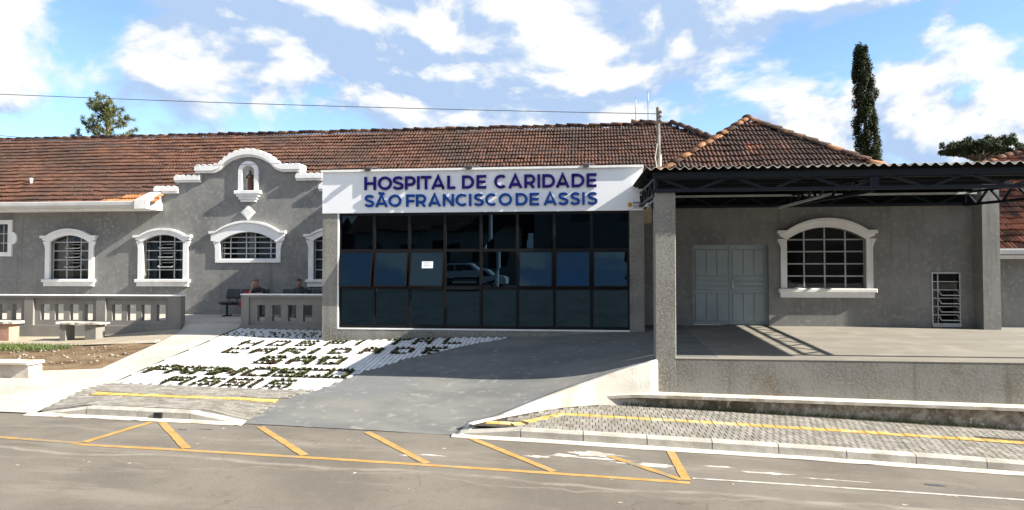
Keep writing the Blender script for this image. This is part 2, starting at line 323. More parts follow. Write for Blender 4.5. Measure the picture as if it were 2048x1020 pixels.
def link(name, data, parent=None, loc=None, kind=None, label=None, cat=None, group=None, mtx=None):
    o = bpy.data.objects.new(name, data); COL.objects.link(o)
    if mtx is not None: o.matrix_basis = mtx
    elif loc is not None: o.location = loc
    if parent is not None:
        o.parent = parent
        if parent.type == 'EMPTY': o.matrix_parent_inverse = parent.matrix_basis.inverted()
        elif parent.parent is None: o.matrix_parent_inverse = parent.matrix_basis.inverted()
    if kind: o['kind'] = kind
    if label: o['label'] = label
    if cat: o['category'] = cat
    if group: o['group'] = group
    return o
def thing(name, loc, label, cat, group=None, rz=0):
    o = bpy.data.objects.new(name, None); COL.objects.link(o); o.location = loc; o.rotation_euler[2] = rz; o.empty_display_size = .2
    o.matrix_basis = Matrix.Translation(loc) @ Matrix.Rotation(rz, 4, 'Z')
    o['label'] = label; o['category'] = cat
    if group: o['group'] = group
    return o
def copytree(o, parent=None, delta=None):
    c = o.copy(); COL.objects.link(c)
    if parent is not None: c.parent = parent; c.matrix_parent_inverse = o.matrix_parent_inverse.copy()
    if delta is not None: c.location = Vector(o.location) + Vector(delta)
    for ch in list(o.children): copytree(ch, c)
    return c
def campx(P):
    yaw = math.radians(6.5); pt = math.radians(1.432)
    f0 = Vector((-math.sin(yaw), math.cos(yaw), 0)); r = Vector((math.cos(yaw), math.sin(yaw), 0)); u = Vector((0, 0, 1))
    fw = f0 * math.cos(pt) + u * math.sin(pt); up = u * math.cos(pt) - f0 * math.sin(pt); v = Vector(P) - CAMP; z = v.dot(fw)
    return 1024 + 1400 * v.dot(r) / z, 510 - 1400 * v.dot(up) / z

# ------------------------------------------------------------------ ground heights
def q_(x): return -1.19 - .0355 * x - .00105 * x * x
def zroad(X):
    X = np.asarray(X, float)
    return np.where(X < -9, q_(-9.) - .0166 * (X + 9), np.where(X > 8, q_(8.) - .0523 * (X - 8), q_(X)))
def zwalk(X, Y): return zroad(X) + .15 + .02 * (np.asarray(Y, float) - 10.6)
class RBF:
    def __init__(s, pts, reg=.3):
        s.P = P = np.array(pts, float); n = s.n = len(P)
        K = s.U(((P[:, None, :2] - P[None, :, :2]) ** 2).sum(-1)) + np.eye(n) * reg
        A = np.zeros((n + 3, n + 3)); A[:n, :n] = K; A[:n, n] = 1; A[:n, n + 1:] = P[:, :2]; A[n, :n] = 1; A[n + 1:, :n] = P[:, :2].T
        b = np.zeros(n + 3); b[:n] = P[:, 2]; s.W = np.linalg.solve(A, b)
    @staticmethod
    def U(r2): return np.where(r2 > 0, r2 * np.log(np.maximum(r2, 1e-12)), 0) * .5
    def __call__(s, X, Y):
        X = np.asarray(X, float); Y = np.asarray(Y, float); q = np.stack([X, Y], -1)
        return (s.U(((q[..., None, :] - s.P[:, :2]) ** 2).sum(-1)) @ s.W[:s.n]) + s.W[s.n] + s.W[s.n + 1] * X + s.W[s.n + 2] * Y
gp = [(X, 12.5, float(zwalk(X, 12.5))) for X in (-22, -17, -13, -9, -6, -3, 0)]
gp += [(-9.64, 18.4, -.18), (-7.36, 18.4, -.22), (-11.4, 18.4, -.24), (-6.76, 17, -.35), (1.26, 17, -.06), (-2.7, 17, -.2), (1.2, 13, -.22), (1.2, 15, -.12), (-14, 18.4, -.45), (-17, 18.4, -.49), (-22, 18.4, -.5), (-11, 20, -.02)]
G = RBF(gp)
DL = [(-5.47, 10.5), (-5.30, 11.7), (-5.04, 12.63), (-4.64, 13.78), (-3.99, 14.93), (-3.03, 16.0), (-1.86, 16.94), (-.9, 17.02)]   # drive's left edge
dp = [(x, y, float(zroad(x)) + .01) for x, y in ((-5.47, 10.5), (-4.3, 10.5), (-3.1, 10.5), (-2.03, 10.5))] + [(x, y, float(G(x, y))) for x, y in DL[2:]]
dp += [(-5.3, 11.7, -.865), (-5.42, 11.0, -.965), (1.15, 13, -.235), (1.2, 15, -.14), (1.2, 17, -.06), (1.2, 18.4, 0.0), (-.3, 17.1, -.12)]
RWP = [(-2.06, 10.5, -1.10), (-1.85, 10.85, -1.056), (-1.5, 11.35, -.971), (-1.05, 11.9, -.859), (-.55, 12.4, -.73), (-.05, 12.72, -.595), (.5, 12.88, -.422), (1.16, 13.0, -.242)]   # plan and top of the ramp wall
dp += [(x, y, z - .02) for x, y, z in RWP[1:-1]]
D = RBF(dp, .02)

def in_poly(x, y, poly):
    c = False; j = len(poly) - 1
    for i in range(len(poly)):
        if (poly[i][1] > y) != (poly[j][1] > y) and x < (poly[j][0] - poly[i][0]) * (y - poly[i][1]) / (poly[j][1] - poly[i][1]) + poly[i][0]: c = not c
        j = i
    return c
def sheet(name, poly, hf, mat, step=.25, parent=None, **k):
    """a ground sheet: polygon, subdivided and laid on a height function"""
    bm = bmesh.new(); vs = [bm.verts.new((x, y, 0)) for x, y in poly]; bm.faces.new(vs)
    xs = [p_[0] for p_ in poly]; ys = [p_[1] for p_ in poly]
    for ax, lo, hi in ((0, min(xs), max(xs)), (1, min(ys), max(ys))):
        n = int((hi - lo) / step)
        for i in range(1, n + 1):
            co = [0, 0, 0]; no = [0, 0, 0]; co[ax] = lo + i * (hi - lo) / (n + 1); no[ax] = 1
            bmesh.ops.bisect_plane(bm, geom=bm.verts[:] + bm.edges[:] + bm.faces[:], plane_co=co, plane_no=no)
    for v in bm.verts: v.co.z = float(hf(v.co.x, v.co.y))
    bmesh.ops.recalc_face_normals(bm, faces=bm.faces[:])
    if sum(f.normal.z for f in bm.faces) < 0: bmesh.ops.reverse_faces(bm, faces=bm.faces[:])
    me = bpy.data.meshes.new(name); bm.to_mesh(me); bm.free(); me.materials.append(M[mat])
    me.polygons.foreach_set('use_smooth', [True] * len(me.polygons))
    return link(name, me, parent, **k)

# ------------------------------------------------------------------ the ground
MB().add([(-400, -300, -3), (400, -300, -3), (400, 500, -3), (-400, 500, -3)], [(0, 1, 2, 3)]).build('ground', 'ground', kind='structure')
sheet('yard', [(-40, 19), (40, 19), (40, 80), (-40, 80)], lambda x, y: -.6 - .02 * max(x, 0), 'ground', 8, kind='structure')
road = sheet('road', [(-80, 4.0), (80, 4.0), (80, 10.56), (-80, 10.56)], lambda x, y: float(zroad(x)), 'asphalt', .8, kind='structure')
def bankz(x, y): return float(np.interp(y, [-60, -30, -10, 0, 4.05], [2.0, 1.2, .4, -.28, float(zroad(x)) - .004]))
sheet('street_bank', [(-80, -60), (80, -60), (80, 4.05), (-80, 4.05)], bankz, 'bank', 3, kind='structure')
def stripe(name, a, b_, w, mat, dz=.004, n=14):
    a = Vector((a[0], a[1])); b_ = Vector((b_[0], b_[1])); d = (b_ - a).normalized(); nn = Vector((-d.y, d.x)) * w / 2; mb = MB(); n = max(2, int((b_ - a).length / .12))
    for i in range(n + 1):
        q = a.lerp(b_, i / n)
        for sg in (-1, 1):
            e = q + nn * sg * random.uniform(.86, 1.05); mb.v.append((e.x, e.y, float(zroad(e.x)) + dz))
    mb.f = [(2 * i, 2 * i + 2, 2 * i + 3, 2 * i + 1) for i in range(n)]
    return mb.build(name, mat, road)
for i, (a, b_) in enumerate([((-14, 9.45), (-6.99, 8.93)), ((-6.96, 8.98), (-6.86, 10.34)), ((-6.95, 8.87), (1.19, 8.85)), ((-6.70, 10.34), (-5.44, 8.95)), ((-5.09, 10.36), (-3.78, 8.95)), ((-3.41, 10.40), (-2.12, 8.93)), ((-1.81, 10.40), (-.48, 8.93)), ((.22, 9.88), (1.10, 8.95)), ((1.12, 10.36), (1.16, 8.95))]):
    stripe('yellow_line', a, b_, .105 if i in (0, 2) else .12, 'yellowfaded' if i in (0, 7) else 'yellow', .004 if i in (0, 2) else .007)
stripe('white_line', (1.25, 9.06), (9, 9.3), .05, 'roadwhite')
def splat(name, cx, cy, rx, ry, mat, n=22, dz=.004, hf=None, par=None):
    mb = MB(); mb.v.append((cx, cy, 0))
    for k in range(n):
        th = 2 * math.pi * k / n; r = random.uniform(.45, 1.1); mb.v.append((cx + rx * r * math.cos(th), cy + ry * r * math.sin(th), 0))
    h = hf or (lambda x, y: float(zroad(x)))
    mb.v = [(x, y, h(x, y) + dz) for x, y, _ in mb.v]; mb.f = [(0, k + 1, (k + 1) % n + 1) for k in range(n)]
    return mb.build(name, mat, par or road)
for cx, cy, rx, ry in [(.02, 9.92, .5, .16), (-.35, 9.75, .25, .1), (.75, 9.55, .55, .09), (-.75, 9.6, .2, .07), (-2.15, 9.33, .22, .05), (-2.45, 9.25, .15, .05), (2.3, 9.55, .35, .06), (.1, 9.7, .8, .05), (3.1, 9.45, .5, .03), (1.7, 9.7, .25, .05)]:
    splat('dust_spill', cx, cy, rx, ry, 'dust', dz=.0025)
for k in range(26): splat('dust_spill', random.uniform(-8, 4.5), random.uniform(7.6, 10.2), random.uniform(.015, .05), random.uniform(.01, .035), 'dust', 7, .003)
splat('oil_stain', 4.35, 9.55, .16, .06, 'wire', dz=.003); splat('oil_stain', -6.1, 9.95, .1, .03, 'wire', dz=.003); splat('oil_stain', -5.8, 10.05, .13, .025, 'wire', dz=.003)

# sidewalks (base sheet, pavers on it)
def rwx(y): return float(np.interp(y, [p_[1] for p_ in RWP], [p_[0] for p_ in RWP]))
def dlx(y): return float(np.interp(y, [p_[1] for p_ in DL], [p_[0] for p_ in DL]))
walkR = sheet('sidewalk_right', [(rwx(10.64) + .06, 10.64), (12, 10.64), (12, 12.82)] + [(x + .05, y - .02) for x, y, z in RWP[::-1] if 10.7 < y < 12.8], lambda x, y: float(zwalk(x, y)) - .012, 'paver_joint', .4, kind='structure')
def Gp(x, y):
    if y >= 12.5: return float(G(x, y))
    t_ = max(0, min(1, (11.7 - y) / 1.15)); return float(G(x, 12.5)) * (1 - t_) + (float(zroad(x)) + .02) * t_
def wlz(x, y):
    z = float(zwalk(x, y)); wr = max(0, min(1, (x - dlx(y) + .8) / .8)); wf = max(0, min(1, (-8.15 - x) / .85)); sm_ = lambda w_: w_ * w_ * (3 - 2 * w_)
    z = z + (float(D(x, y)) + .006 - z) * sm_(wr); return z + (Gp(x, y) + .006 - z) * sm_(wf)
walkL = sheet('sidewalk_left', [(-9.02, 10.64), (-5.46, 10.64), (dlx(11.7), 11.7), (dlx(12.52), 12.52), (-9.2, 12.52)], lambda x, y: wlz(x, y) - .012, 'paver_base', .4, kind='structure')
def paver_mesh(name, w, l, h, mat, ch=.006):
    x, y = w / 2, l / 2
    return MB().add([(-x, -y, -h), (x, -y, -h), (x, y, -h), (-x, y, -h), (-x, -y, -ch), (x, -y, -ch), (x, y, -ch), (-x, y, -ch), (-x + ch, -y + ch, 0), (x - ch, -y + ch, 0), (x - ch, y - ch, 0), (-x + ch, y - ch, 0)],
        [(0, 1, 5, 4), (1, 2, 6, 5), (2, 3, 7, 6), (3, 0, 4, 7), (4, 5, 9, 8), (5, 6, 10, 9), (6, 7, 11, 10), (7, 4, 8, 11), (8, 9, 10, 11)]).mesh(name, mat)
def lay(par, name, items, me, limit, stuffname):
    """items: (matrix); nearest `limit` become objects, the rest one stuff mesh"""
    items = sorted(items, key=lambda m_: (m_.translation - CAMP).length)
    for m_ in items[:limit]: link(name, me, par, mtx=m_)
    rest = items[limit:]
    if rest:
        vs = np.array([v.co[:] for v in me.vertices]); fs = [tuple(p_.vertices) for p_ in me.polygons]; mb = MB()
        for m_ in rest:
            a = np.array(m_); mb.add(vs @ a[:3, :3].T + a[:3, 3], fs)
        return link(stuffname, mb.mesh(stuffname, me.materials[0]), par, kind='stuff')
def slopem(x, y, hf, rz=0, jit=.0015):
    z = float(hf(x, y)); e = .1; nx = (float(hf(x + e, y)) - float(hf(x - e, y))) / (2 * e); ny = (float(hf(x, y + e)) - float(hf(x, y - e))) / (2 * e)
    n = Vector((-nx + random.gauss(0, .008), -ny + random.gauss(0, .008), 1)).normalized(); q = Vector((0, 0, 1)).rotation_difference(n)
    return Matrix.Translation((x, y, z + random.gauss(0, jit))) @ q.to_matrix().to_4x4() @ Matrix.Rotation(rz, 4, 'Z')
pav = paver_mesh('paver', .091, .1975, .03, 'paver', .004); tact = paver_mesh('tactile_tile', .19, .17, .03, 'tactile')
def tactile_y(x): return float(np.interp(x, [-1.85, -1.15, -.5, 6.75, 12], [10.86, 10.88, 11.72, 11.82, 11.85]))
its = []; tt = []; y = 10.75; row = 0
while y < 12.72:
    x = math.ceil((rwx(min(y + .1, 12.75)) + .19) / .1) * .1 + (row % 2) * .05
    while x < 9.6:
        if abs(y - tactile_y(x)) > .14 and y + .1 < 12.8: its.append(slopem(x, y, zwalk))
        x += .1
    y += .2; row += 1
x = -1.55
while x < 9.6:
    yy = tactile_y(x); a = math.atan2(tactile_y(x + .1) - tactile_y(x - .1), .2); tt.append(slopem(x, yy, lambda a_, b_: zwalk(a_, b_) + .002, a)); x += .198 * math.cos(a)
lay(walkR, 'paver', its, pav, 300, 'paving'); lay(walkR, 'tactile_tile', tt, tact, 80, 'tactile_paving')
its = []; tt = []; y = 10.76; row = 0
while y < 12.5:
    x = -9.0 + (row % 2) * .1 - (y - 10.6) * .1
    while x < dlx(y) - .12:
        if abs(y - (11.6 + .02 * (x + 7))) > .145 or x < -8.85: its.append(slopem(x + .05, y, wlz, math.pi / 2))
        x += .2
    y += .1; row += 1
x = -8.7
while x < -5.40: tt.append(slopem(x, 11.6 + .02 * (x + 7), lambda a_, b_: wlz(a_, b_) + .002)); x += .198
lay(walkL, 'paver', its, pav, 120, 'paving'); lay(walkL, 'tactile_tile', tt, tact, 80, 'tactile_paving')
# kerbs
def kerb(name, x0, x1, taper=False):
    par = None; n = round((x1 - x0) / .93); root = None
    for i in range(n):
        a = x0 + (x1 - x0) * i / n + .006; b_ = x0 + (x1 - x0) * (i + 1) / n - .006; mb = MB()
        def h(x):
            f = 1.0
            if taper and x > -6.3: f = max(.12, 1 - (x + 6.3) / .85)
            if name == 'kerb_left' and x < -8.1: f = max(.1, 1 - (-8.1 - x) / .9)
            if name == 'kerb_right' and x < -1.55: f = .35 + .65 * (x + 2.0) / .45
            return float(zroad(x)) + .005 + .15 * f
        dz = random.gauss(0, .004); r = .03
        pr = lambda x: [(x, 10.5 + random.gauss(0, .003), float(zroad(x)) - .1), (x, 10.655, float(zroad(x)) - .1), (x, 10.655, h(x) + dz), (x, 10.52 + r, h(x) + dz), (x, 10.51, h(x) + dz - r)]
        A = pr(a); B = pr(b_); mb.add(A + B, [(0, 1, 2, 3, 4), (9, 8, 7, 6, 5)] + [(k, k + 5, (k + 1) % 5 + 5, (k + 1) % 5) for k in range(5)])
        if root is None: root = link(name, mb.mesh('kerb_stone', 'kerb'), kind='structure')
        else: mb.build('kerb_stone', 'kerb', root)
    mb = MB(); N = 40
    for i in range(N + 1):
        x = x0 - .1 + (x1 - x0 + .15) * i / N; z = float(zroad(x))
        mb.v += [(x, 10.36 + random.gauss(0, .006), z + .006), (x, 10.37, z + .014), (x, 10.503, z + .03)]
    for i in range(N): mb.f += [(3 * i, 3 * i + 3, 3 * i + 4, 3 * i + 1), (3 * i + 1, 3 * i + 4, 3 * i + 5, 3 * i + 2)]
    mb.build('gutter_strip', 'ledge', root); return root
kl = kerb('kerb_left', -9.0, -5.45, True); zk = float(zroad(-6.86)); MB().box(-6.93, -6.80, 10.475, 10.52, zk + .02, zk + .115).build('drain_mouth', 'black', kl); kerb('kerb_right', -2.0, 9.2)

# concrete path and its apron to the street, planted bed, drive, platform
bedL = [(-9.14, 12.53), (-9.44, 14.66), (-9.72, 17.6), (-9.70, 18.42)]
pathL = [(-11.35, 18.42), (-10.94, 16.97), (-10.70, 15.81), (-10.47, 14.76), (-10.2, 13.62)]
path = sheet('concrete_path', [(-24, 10.5), (-9.02, 10.5), (-9.14, 12.53)] + bedL[1:] + pathL + [(-11.5, 13.25), (-24, 13.0)], Gp, 'concrete', .3, kind='structure')
porch = MB().hexa([(-26, 18.62, -.4), (-6.8, 18.62, -.4), (-6.8, 21.4, -.2), (-26, 21.4, -.2), (-26, 18.62, -.03), (-6.8, 18.62, -.03), (-6.8, 21.4, .0), (-26, 21.4, 0.)]).build('porch_floor', 'concrete', kind='structure')
sheet('porch_ramp', [(-11.38, 18.42), (-9.7, 18.42), (-9.62, 18.7), (-11.42, 18.7)], lambda x, y: float(G(x, 18.42)) + (y - 18.42) / .28 * (-.026 - float(G(x, 18.42))), 'concrete', .1, kind='structure')
garden = sheet('garden_soil', [(-24, 13.0), (-11.5, 13.25), (-10.2, 13.62), (-10.47, 14.76), (-10.70, 15.81), (-10.85, 16.5), (-24, 16.9)], lambda x, y: float(G(x, y)) - .012 + .02 * math.sin(x * 3.1) * math.sin(y * 4.3), 'soil', .3, kind='structure')
sheet('garden_path', [(-24, 16.9), (-10.85, 16.5), (-10.94, 16.97), (-11.35, 18.42), (-24, 18.6)], lambda x, y: float(G(x, y)) + .006, 'gardenpath', .4, kind='structure')
bed = sheet('planting_bed', bedL + [(-6.7, 18.45), (-6.7, 17.05), (-.95, 17.05)] + [p_ for p_ in DL[::-1] if p_[1] > 12.6] + [(-5.06, 12.53)], lambda x, y: float(G(x, y)) - .012, 'block_joint', .35, kind='structure')
blk = paver_mesh('white_block', .088, .192, .03, 'block', .008); its = []
bpoly = [(-9.1, 12.56), (-9.4, 14.66), (-9.68, 17.6), (-9.66, 18.38), (-6.75, 18.38), (-6.75, 17.0), (-.7, 17.0), (-1.9, 16.88), (-3.1, 15.95), (-4.07, 14.9), (-4.72, 13.75), (-5.1, 12.62), (-5.1, 12.56)]
col = 0; x = -9.7
while x < -.8:
    y = 12.62 + (col % 2) * .1
    while y < 18.4:
        if in_poly(x, y, bpoly) and not (x > -6.79 and y > 16.9): its.append(slopem(x, y, G))
        y += .2
    x += .1; col += 1
lay(bed, 'white_block', its, blk, 0, 'white_blocks')
sheet('driveway', DL + [(-.9, 17.05), (1.3, 17.05), (1.3, 18.38), (1.17, 18.38)][0:1] + [(1.3, 17.05), (1.3, 13.0)] + [(x - .02, y + .01) for x, y, z in RWP[::-1]], D, 'drive', .25, kind='structure')
zp = lambda x, y: -.22 + (y - 13.0) / 5.4 * .22
sheet('drive_top', [(1.3, 13.02), (1.3, 17.05), (1.2, 17.05), (1.2, 18.5), (2.3, 18.5), (2.3, 13.02)], lambda x, y: zp(x, y) - .003 - (.0 if x > 1.5 else 0), 'drive', .3, kind='structure')
plat = MB().hexa([(2.3, 13.01, -1.9), (16, 13.01, -1.9), (16, 18.5, -1.9), (2.3, 18.5, -1.9), (2.3, 13.01, -.22), (16, 13.01, -.22), (16, 18.5, .0), (2.3, 18.5, .0)]).build('ambulance_platform', 'platform', kind='structure')
MB().box(1.15, 16, 13.0, 13.22, -2, -.214).build('platform_edge', 'base_render', plat)
MB().box(1.51, 16, 12.993, 13.235, -.214, -.206).build('edge_trim', 'platform', plat)
sheet('lower_yard', [(9.75, 18.4), (40, 18.4), (40, 24), (9.75, 24)], lambda x, y: -.05 - .06 * (y - 18.4) - .01 * (x - 9.75), 'platform', 1.2, kind='structure')

# ramp wall, low mossy wall with pale ledge
r = thing('ramp_wall', (-.4, 11.8, -1.1), 'curved limewashed wall rising beside the grey driveway to the canopy pillar', 'wall')
mb = MB(); pts_ = catm = []
for k in range(len(RWP) - 1):
    for u in range(4): catm.append(Vector(RWP[k]).lerp(Vector(RWP[k + 1]), u / 4))
catm.append(Vector(RWP[-1])); N = len(catm) - 1
for i, q in enumerate(catm):
    d_ = catm[min(i + 2, N)] - catm[max(i - 2, 0)]; dn = Vector((d_.y, -d_.x)).normalized(); w2 = .12
    zt = max(q.z + .012, float(zwalk(q.x, q.y)) + .004 if q.y > 10.7 else q.z + .012); zb = float(zroad(q.x)) - .15
    mb.v += [(q.x - dn.x * .04, q.y - dn.y * .04, zb), (q.x - dn.x * .04, q.y - dn.y * .04, zt), (q.x + dn.x * (w2 - .02), q.y + dn.y * (w2 - .02), zt - .004), (q.x + dn.x * w2, q.y + dn.y * w2, zt - .03), (q.x + dn.x * w2 * 1.1, q.y + dn.y * w2 * 1.1, zb)]
for i in range(N):
    for k in range(4): mb.f.append((5 * i + k, 5 * i + k + 1, 5 * i + k + 6, 5 * i + k + 5))
mb.f += [(0, 4, 3, 2, 1), tuple(5 * N + k for k in range(5))]
for f in range(len(mb.f)): mb.f[f] = tuple(reversed(mb.f[f]))
mb.build('wall_body', 'whitewall', r, True)
r = thing('low_retaining_wall', (4, 12.85, -1.1), 'low rough mossy wall with a pale ledge along the paved sidewalk', 'wall')
mb = MB(); N = 60
def lz(x): return -.835 - .0165 * (x - 2.3) + (-.085 * max(0, (.9 - x)) ** 1.4)
for i in range(N + 1):
    x = -.35 + (9.6 + .35) * i / N
    mb.v += [(x, 12.80 + .03 * random.random(), -1.6), (x, 12.79 + .03 * random.random(), float(zwalk(x, 12.8)) + .08), (x, 12.78, lz(x) - .055), (x, 13.01, lz(x) - .055)]
for i in range(N):
    for k in range(3): mb.f.append((4 * i + k, 4 * i + k + 4, 4 * i + k + 5, 4 * i + k + 1))
mb.build('rough_wall', 'roughwall', r)
mb = MB(); ys_ = lambda x: 12.70 if x > .6 else 12.70 - .12 * (.6 - x) ** 2
for i in range(N + 1):
    x = -.3 + (9.6 + .3) * i / N; z = lz(x); y0 = ys_(x) + random.gauss(0, .003)
    mb.v += [(x, y0, z - .065), (x, y0 - .005, z - .01), (x, y0 + .02, z), (x, 13.0, z), (x, 13.0, z - .065)]
for i in range(N):
    for k in range(5): mb.f.append((5 * i + k, 5 * i + k + 5, 5 * i + (k + 1) % 5 + 5, 5 * i + (k + 1) % 5))
mb.f += [(0, 1, 2, 3, 4), tuple(5 * N + k for k in (4, 3, 2, 1, 0))]
mb.build('ledge', 'ledge', r)

# ------------------------------------------------------------------ building helpers
def arc(a, zs, zc):
    h = zc - zs; R = (a * a + h * h) / (2 * h)
    return lambda x: zs - (R - h) + math.sqrt(max(R * R - x * x, 0))
def wall_strips(x0, x1, y0, y1, zb, zt, holes=(), breaks=()):
    xs = {x0, x1, *breaks}
    for xa, xb, z0, f in holes:
        n = 14 if f(xa + 1e-4) != f((xa + xb) / 2) else 1
        for i in range(n + 1): xs.add(xa + (xb - xa) * i / n)
    xs = sorted(x for x in xs if x0 <= x <= x1); mb = MB(); e = 1e-4
    for a, b_ in zip(xs, xs[1:]):
        if b_ - a < 2e-4: continue
        m_ = (a + b_) / 2; segs = [((zb, zb), (zt(a + e), zt(b_ - e)))]
        for xa, xb, z0, f in holes:
            if xa < m_ < xb:
                lo, hi = segs.pop(); segs += [(lo, (z0, z0)), ((f(a + e), f(b_ - e)), hi)]
        for (l0, l1), (h0, h1) in segs:
            mb.hexa([(a, y0, l0), (b_, y0, l1), (b_, y1, l1), (a, y1, l0), (a, y0, h0), (b_, y0, h1), (b_, y1, h1), (a, y1, h0)])
    return mb
def band(a0, f0, a1, f1, n=18):
    """polygon between an outer curve f0 over [-a0,a0] and an inner curve f1 over [-a1,a1]"""
    return [(-a0 + 2 * a0 * i / n, f0(-a0 + 2 * a0 * i / n)) for i in range(n + 1)] + [(a1 - 2 * a1 * i / n, f1(a1 - 2 * a1 * i / n)) for i in range(n + 1)]
def shift(poly, cx): return [(x + cx, z) for x, z in poly]

def arched_window(bld, cx, Y, a, z0, zs, zc, jw, hood, sill, xcols, zrows, louvers=(), curtain=None, bar='muntin', sill_kind='slab', post=None):
    """hood = (ear half width, ear z bottom, ear z top, crown z); xcols are bar offsets from cx"""
    fi = arc(a, zs, zc)
    # jambs with a flared top
    jambs = []
    for s in (-1, 1):
        p_ = [(a - .002, z0), (a + jw, z0), (a + jw, zs - .22), (a + jw + .02, zs - .12), (a + jw + .07, zs - .02), (a + jw + .07, zs + .02), (a - .002, zs + .02)]
        p_ = [(s * x + cx, z) for x, z in p_]
        if s < 0: p_ = p_[::-1]
        jambs.append(MB().pxz(p_, Y - .05, Y + .02))
    H, e0, e1, hc = hood; ax = H - .22
    fo = arc(ax, e1, hc); fm = arc(ax + .03, e1 - .07, hc - .075); fn = lambda x: max(fi(x) if abs(x) < a else zs, zs)
    top = [(-H, e1 - .085), (-H, e1)] + [(-ax + 2 * ax * i / 20, fo(-ax + 2 * ax * i / 20)) for i in range(21)] + [(H, e1), (H, e1 - .085)] + [(ax - 2 * ax * i / 20, fm(ax - 2 * ax * i / 20)) for i in range(21)]
    mid = [(-H + .05, e0), (-H + .05, e1 - .087)] + [(-ax + 2 * ax * i / 20, fm(-ax + 2 * ax * i / 20) - .002) for i in range(21)] + [(H - .05, e1 - .087), (H - .05, e0), (a, zs)] + [(a - 2 * a * i / 20, fi(a - 2 * a * i / 20)) for i in range(1, 20)] + [(-a, zs)]
    w = MB().pxz(shift(mid, cx), Y - .085, Y + .02).build('window', 'white', bld)
    MB().pxz(shift(top, cx), Y - .14, Y + .02).build('hood_moulding', 'white', w)
    for j_ in jambs: j_.build('jamb', 'white', w)
    s0, s1 = sill
    if sill_kind == 'slab':
        MB().bbox(cx - a - jw - .07, cx + a + jw + .07, Y - .13, Y + .16, z0 - .10, z0 - .002, .015).box(cx - a - jw - .02, cx + a + jw + .02, Y - .075, Y + .02, s0, z0 - .102).build('sill', 'white', w)
    else:
        MB().bbox(cx - a - jw, cx + a + jw, Y - .053, Y + .16, s0, z0 - .002, .012).build('sill', 'white', w)
    yg = Y + .13; bt = .016
    # room behind
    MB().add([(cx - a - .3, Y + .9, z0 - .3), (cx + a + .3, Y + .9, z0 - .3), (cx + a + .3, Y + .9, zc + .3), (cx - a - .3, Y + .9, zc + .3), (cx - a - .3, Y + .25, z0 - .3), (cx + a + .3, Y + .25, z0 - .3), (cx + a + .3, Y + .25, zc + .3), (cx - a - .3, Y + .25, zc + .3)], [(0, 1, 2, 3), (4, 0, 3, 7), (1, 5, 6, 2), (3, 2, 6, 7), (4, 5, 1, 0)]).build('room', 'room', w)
    if curtain:
        for (c0, c1, m_) in curtain:
            mb = MB(); n = 16
            for i in range(n + 1):
                x = cx + c0 + (c1 - c0) * i / n; yy = Y + .42 + .03 * math.sin(i * 2.1); mb.v += [(x, yy, z0 - .1), (x, yy, zc)]
            mb.f = [(2 * i, 2 * i + 2, 2 * i + 3, 2 * i + 1) for i in range(n)]; mb.build('curtain', m_, w, True)
    xe = [-a] + list(xcols) + [a]; ze = [z0] + list(zrows) + [99]
    for x in xcols: MB().box(cx + x - bt, cx + x + bt, yg - .022, yg + .02, z0, fi(x) + .01).build('mullion', bar, w)
    for z in zrows:
        hw_ = a if z <= zs else math.sqrt(max(0, a * a - ((z - zs) / (zc - zs)) * a * a))
        MB().box(cx - hw_, cx + hw_, yg - .016, yg + .016, z - bt, z + bt).build('transom', bar, w)
    mb = MB()
    for s in (-1, 1): mb.box(cx + s * a - .02, cx + s * a + .02, yg - .02, yg + .03, z0, zs + .02)
    mb.box(cx - a, cx + a, yg - .018, yg + .028, z0 - .002, z0 + .02); mb.build('window_frame', bar, w)
    for i in range(len(xe) - 1):
        for j in range(len(ze) - 1):
            xa, xb = cx + xe[i] + .012, cx + xe[i + 1] - .012; za = ze[j] + .012; zb_ = ze[j + 1] - .012; n = 6
            if (i, j) in louvers:
                ang = math.radians(62); h = zb_ - za; zt_ = (za + zb_) / 2; zt_ = za + h * .5
                dy, dz = math.sin(ang) * h / 2, math.cos(ang) * h / 2; P = lambda x, s: (x, yg + s * dy, zt_ + s * dz)
                sash = MB(); 
                for p0, p1 in ((P(xa, -1), P(xb, -1)), (P(xb, -1), P(xb, 1)), (P(xb, 1), P(xa, 1)), (P(xa, 1), P(xa, -1))): sash.bar(p0, p1, .028, .028)
                sash.build('open_sash', bar, w)
                MB().add([P(xa, -1), P(xb, -1), P(xb, 1), P(xa, 1)], [(0, 1, 2, 3)]).build('pane', 'glass', w)
                continue
            tp = [min(zb_, fi(xa - cx + (xb - xa) * k / n) + .01) for k in range(n + 1)]
            if max(tp) <= za + .02: continue
            poly = [(xa, za), (xb, za)] + [(xb - (xb - xa) * k / n, max(za, tp[n - k])) for k in range(n + 1)]
            MB().add([(x, yg, z) for x, z in poly], [tuple(range(len(poly)))]).build('pane', 'glass', w)
    if post: MB().box(cx + post[0], cx + post[1], yg + .03, yg + .08, z0, fi(0) - .005).build('centre_post', bar, w)
    return w, (cx - a, cx + a, z0, lambda x: fi(x - cx) if abs(x - cx) < a else zs)

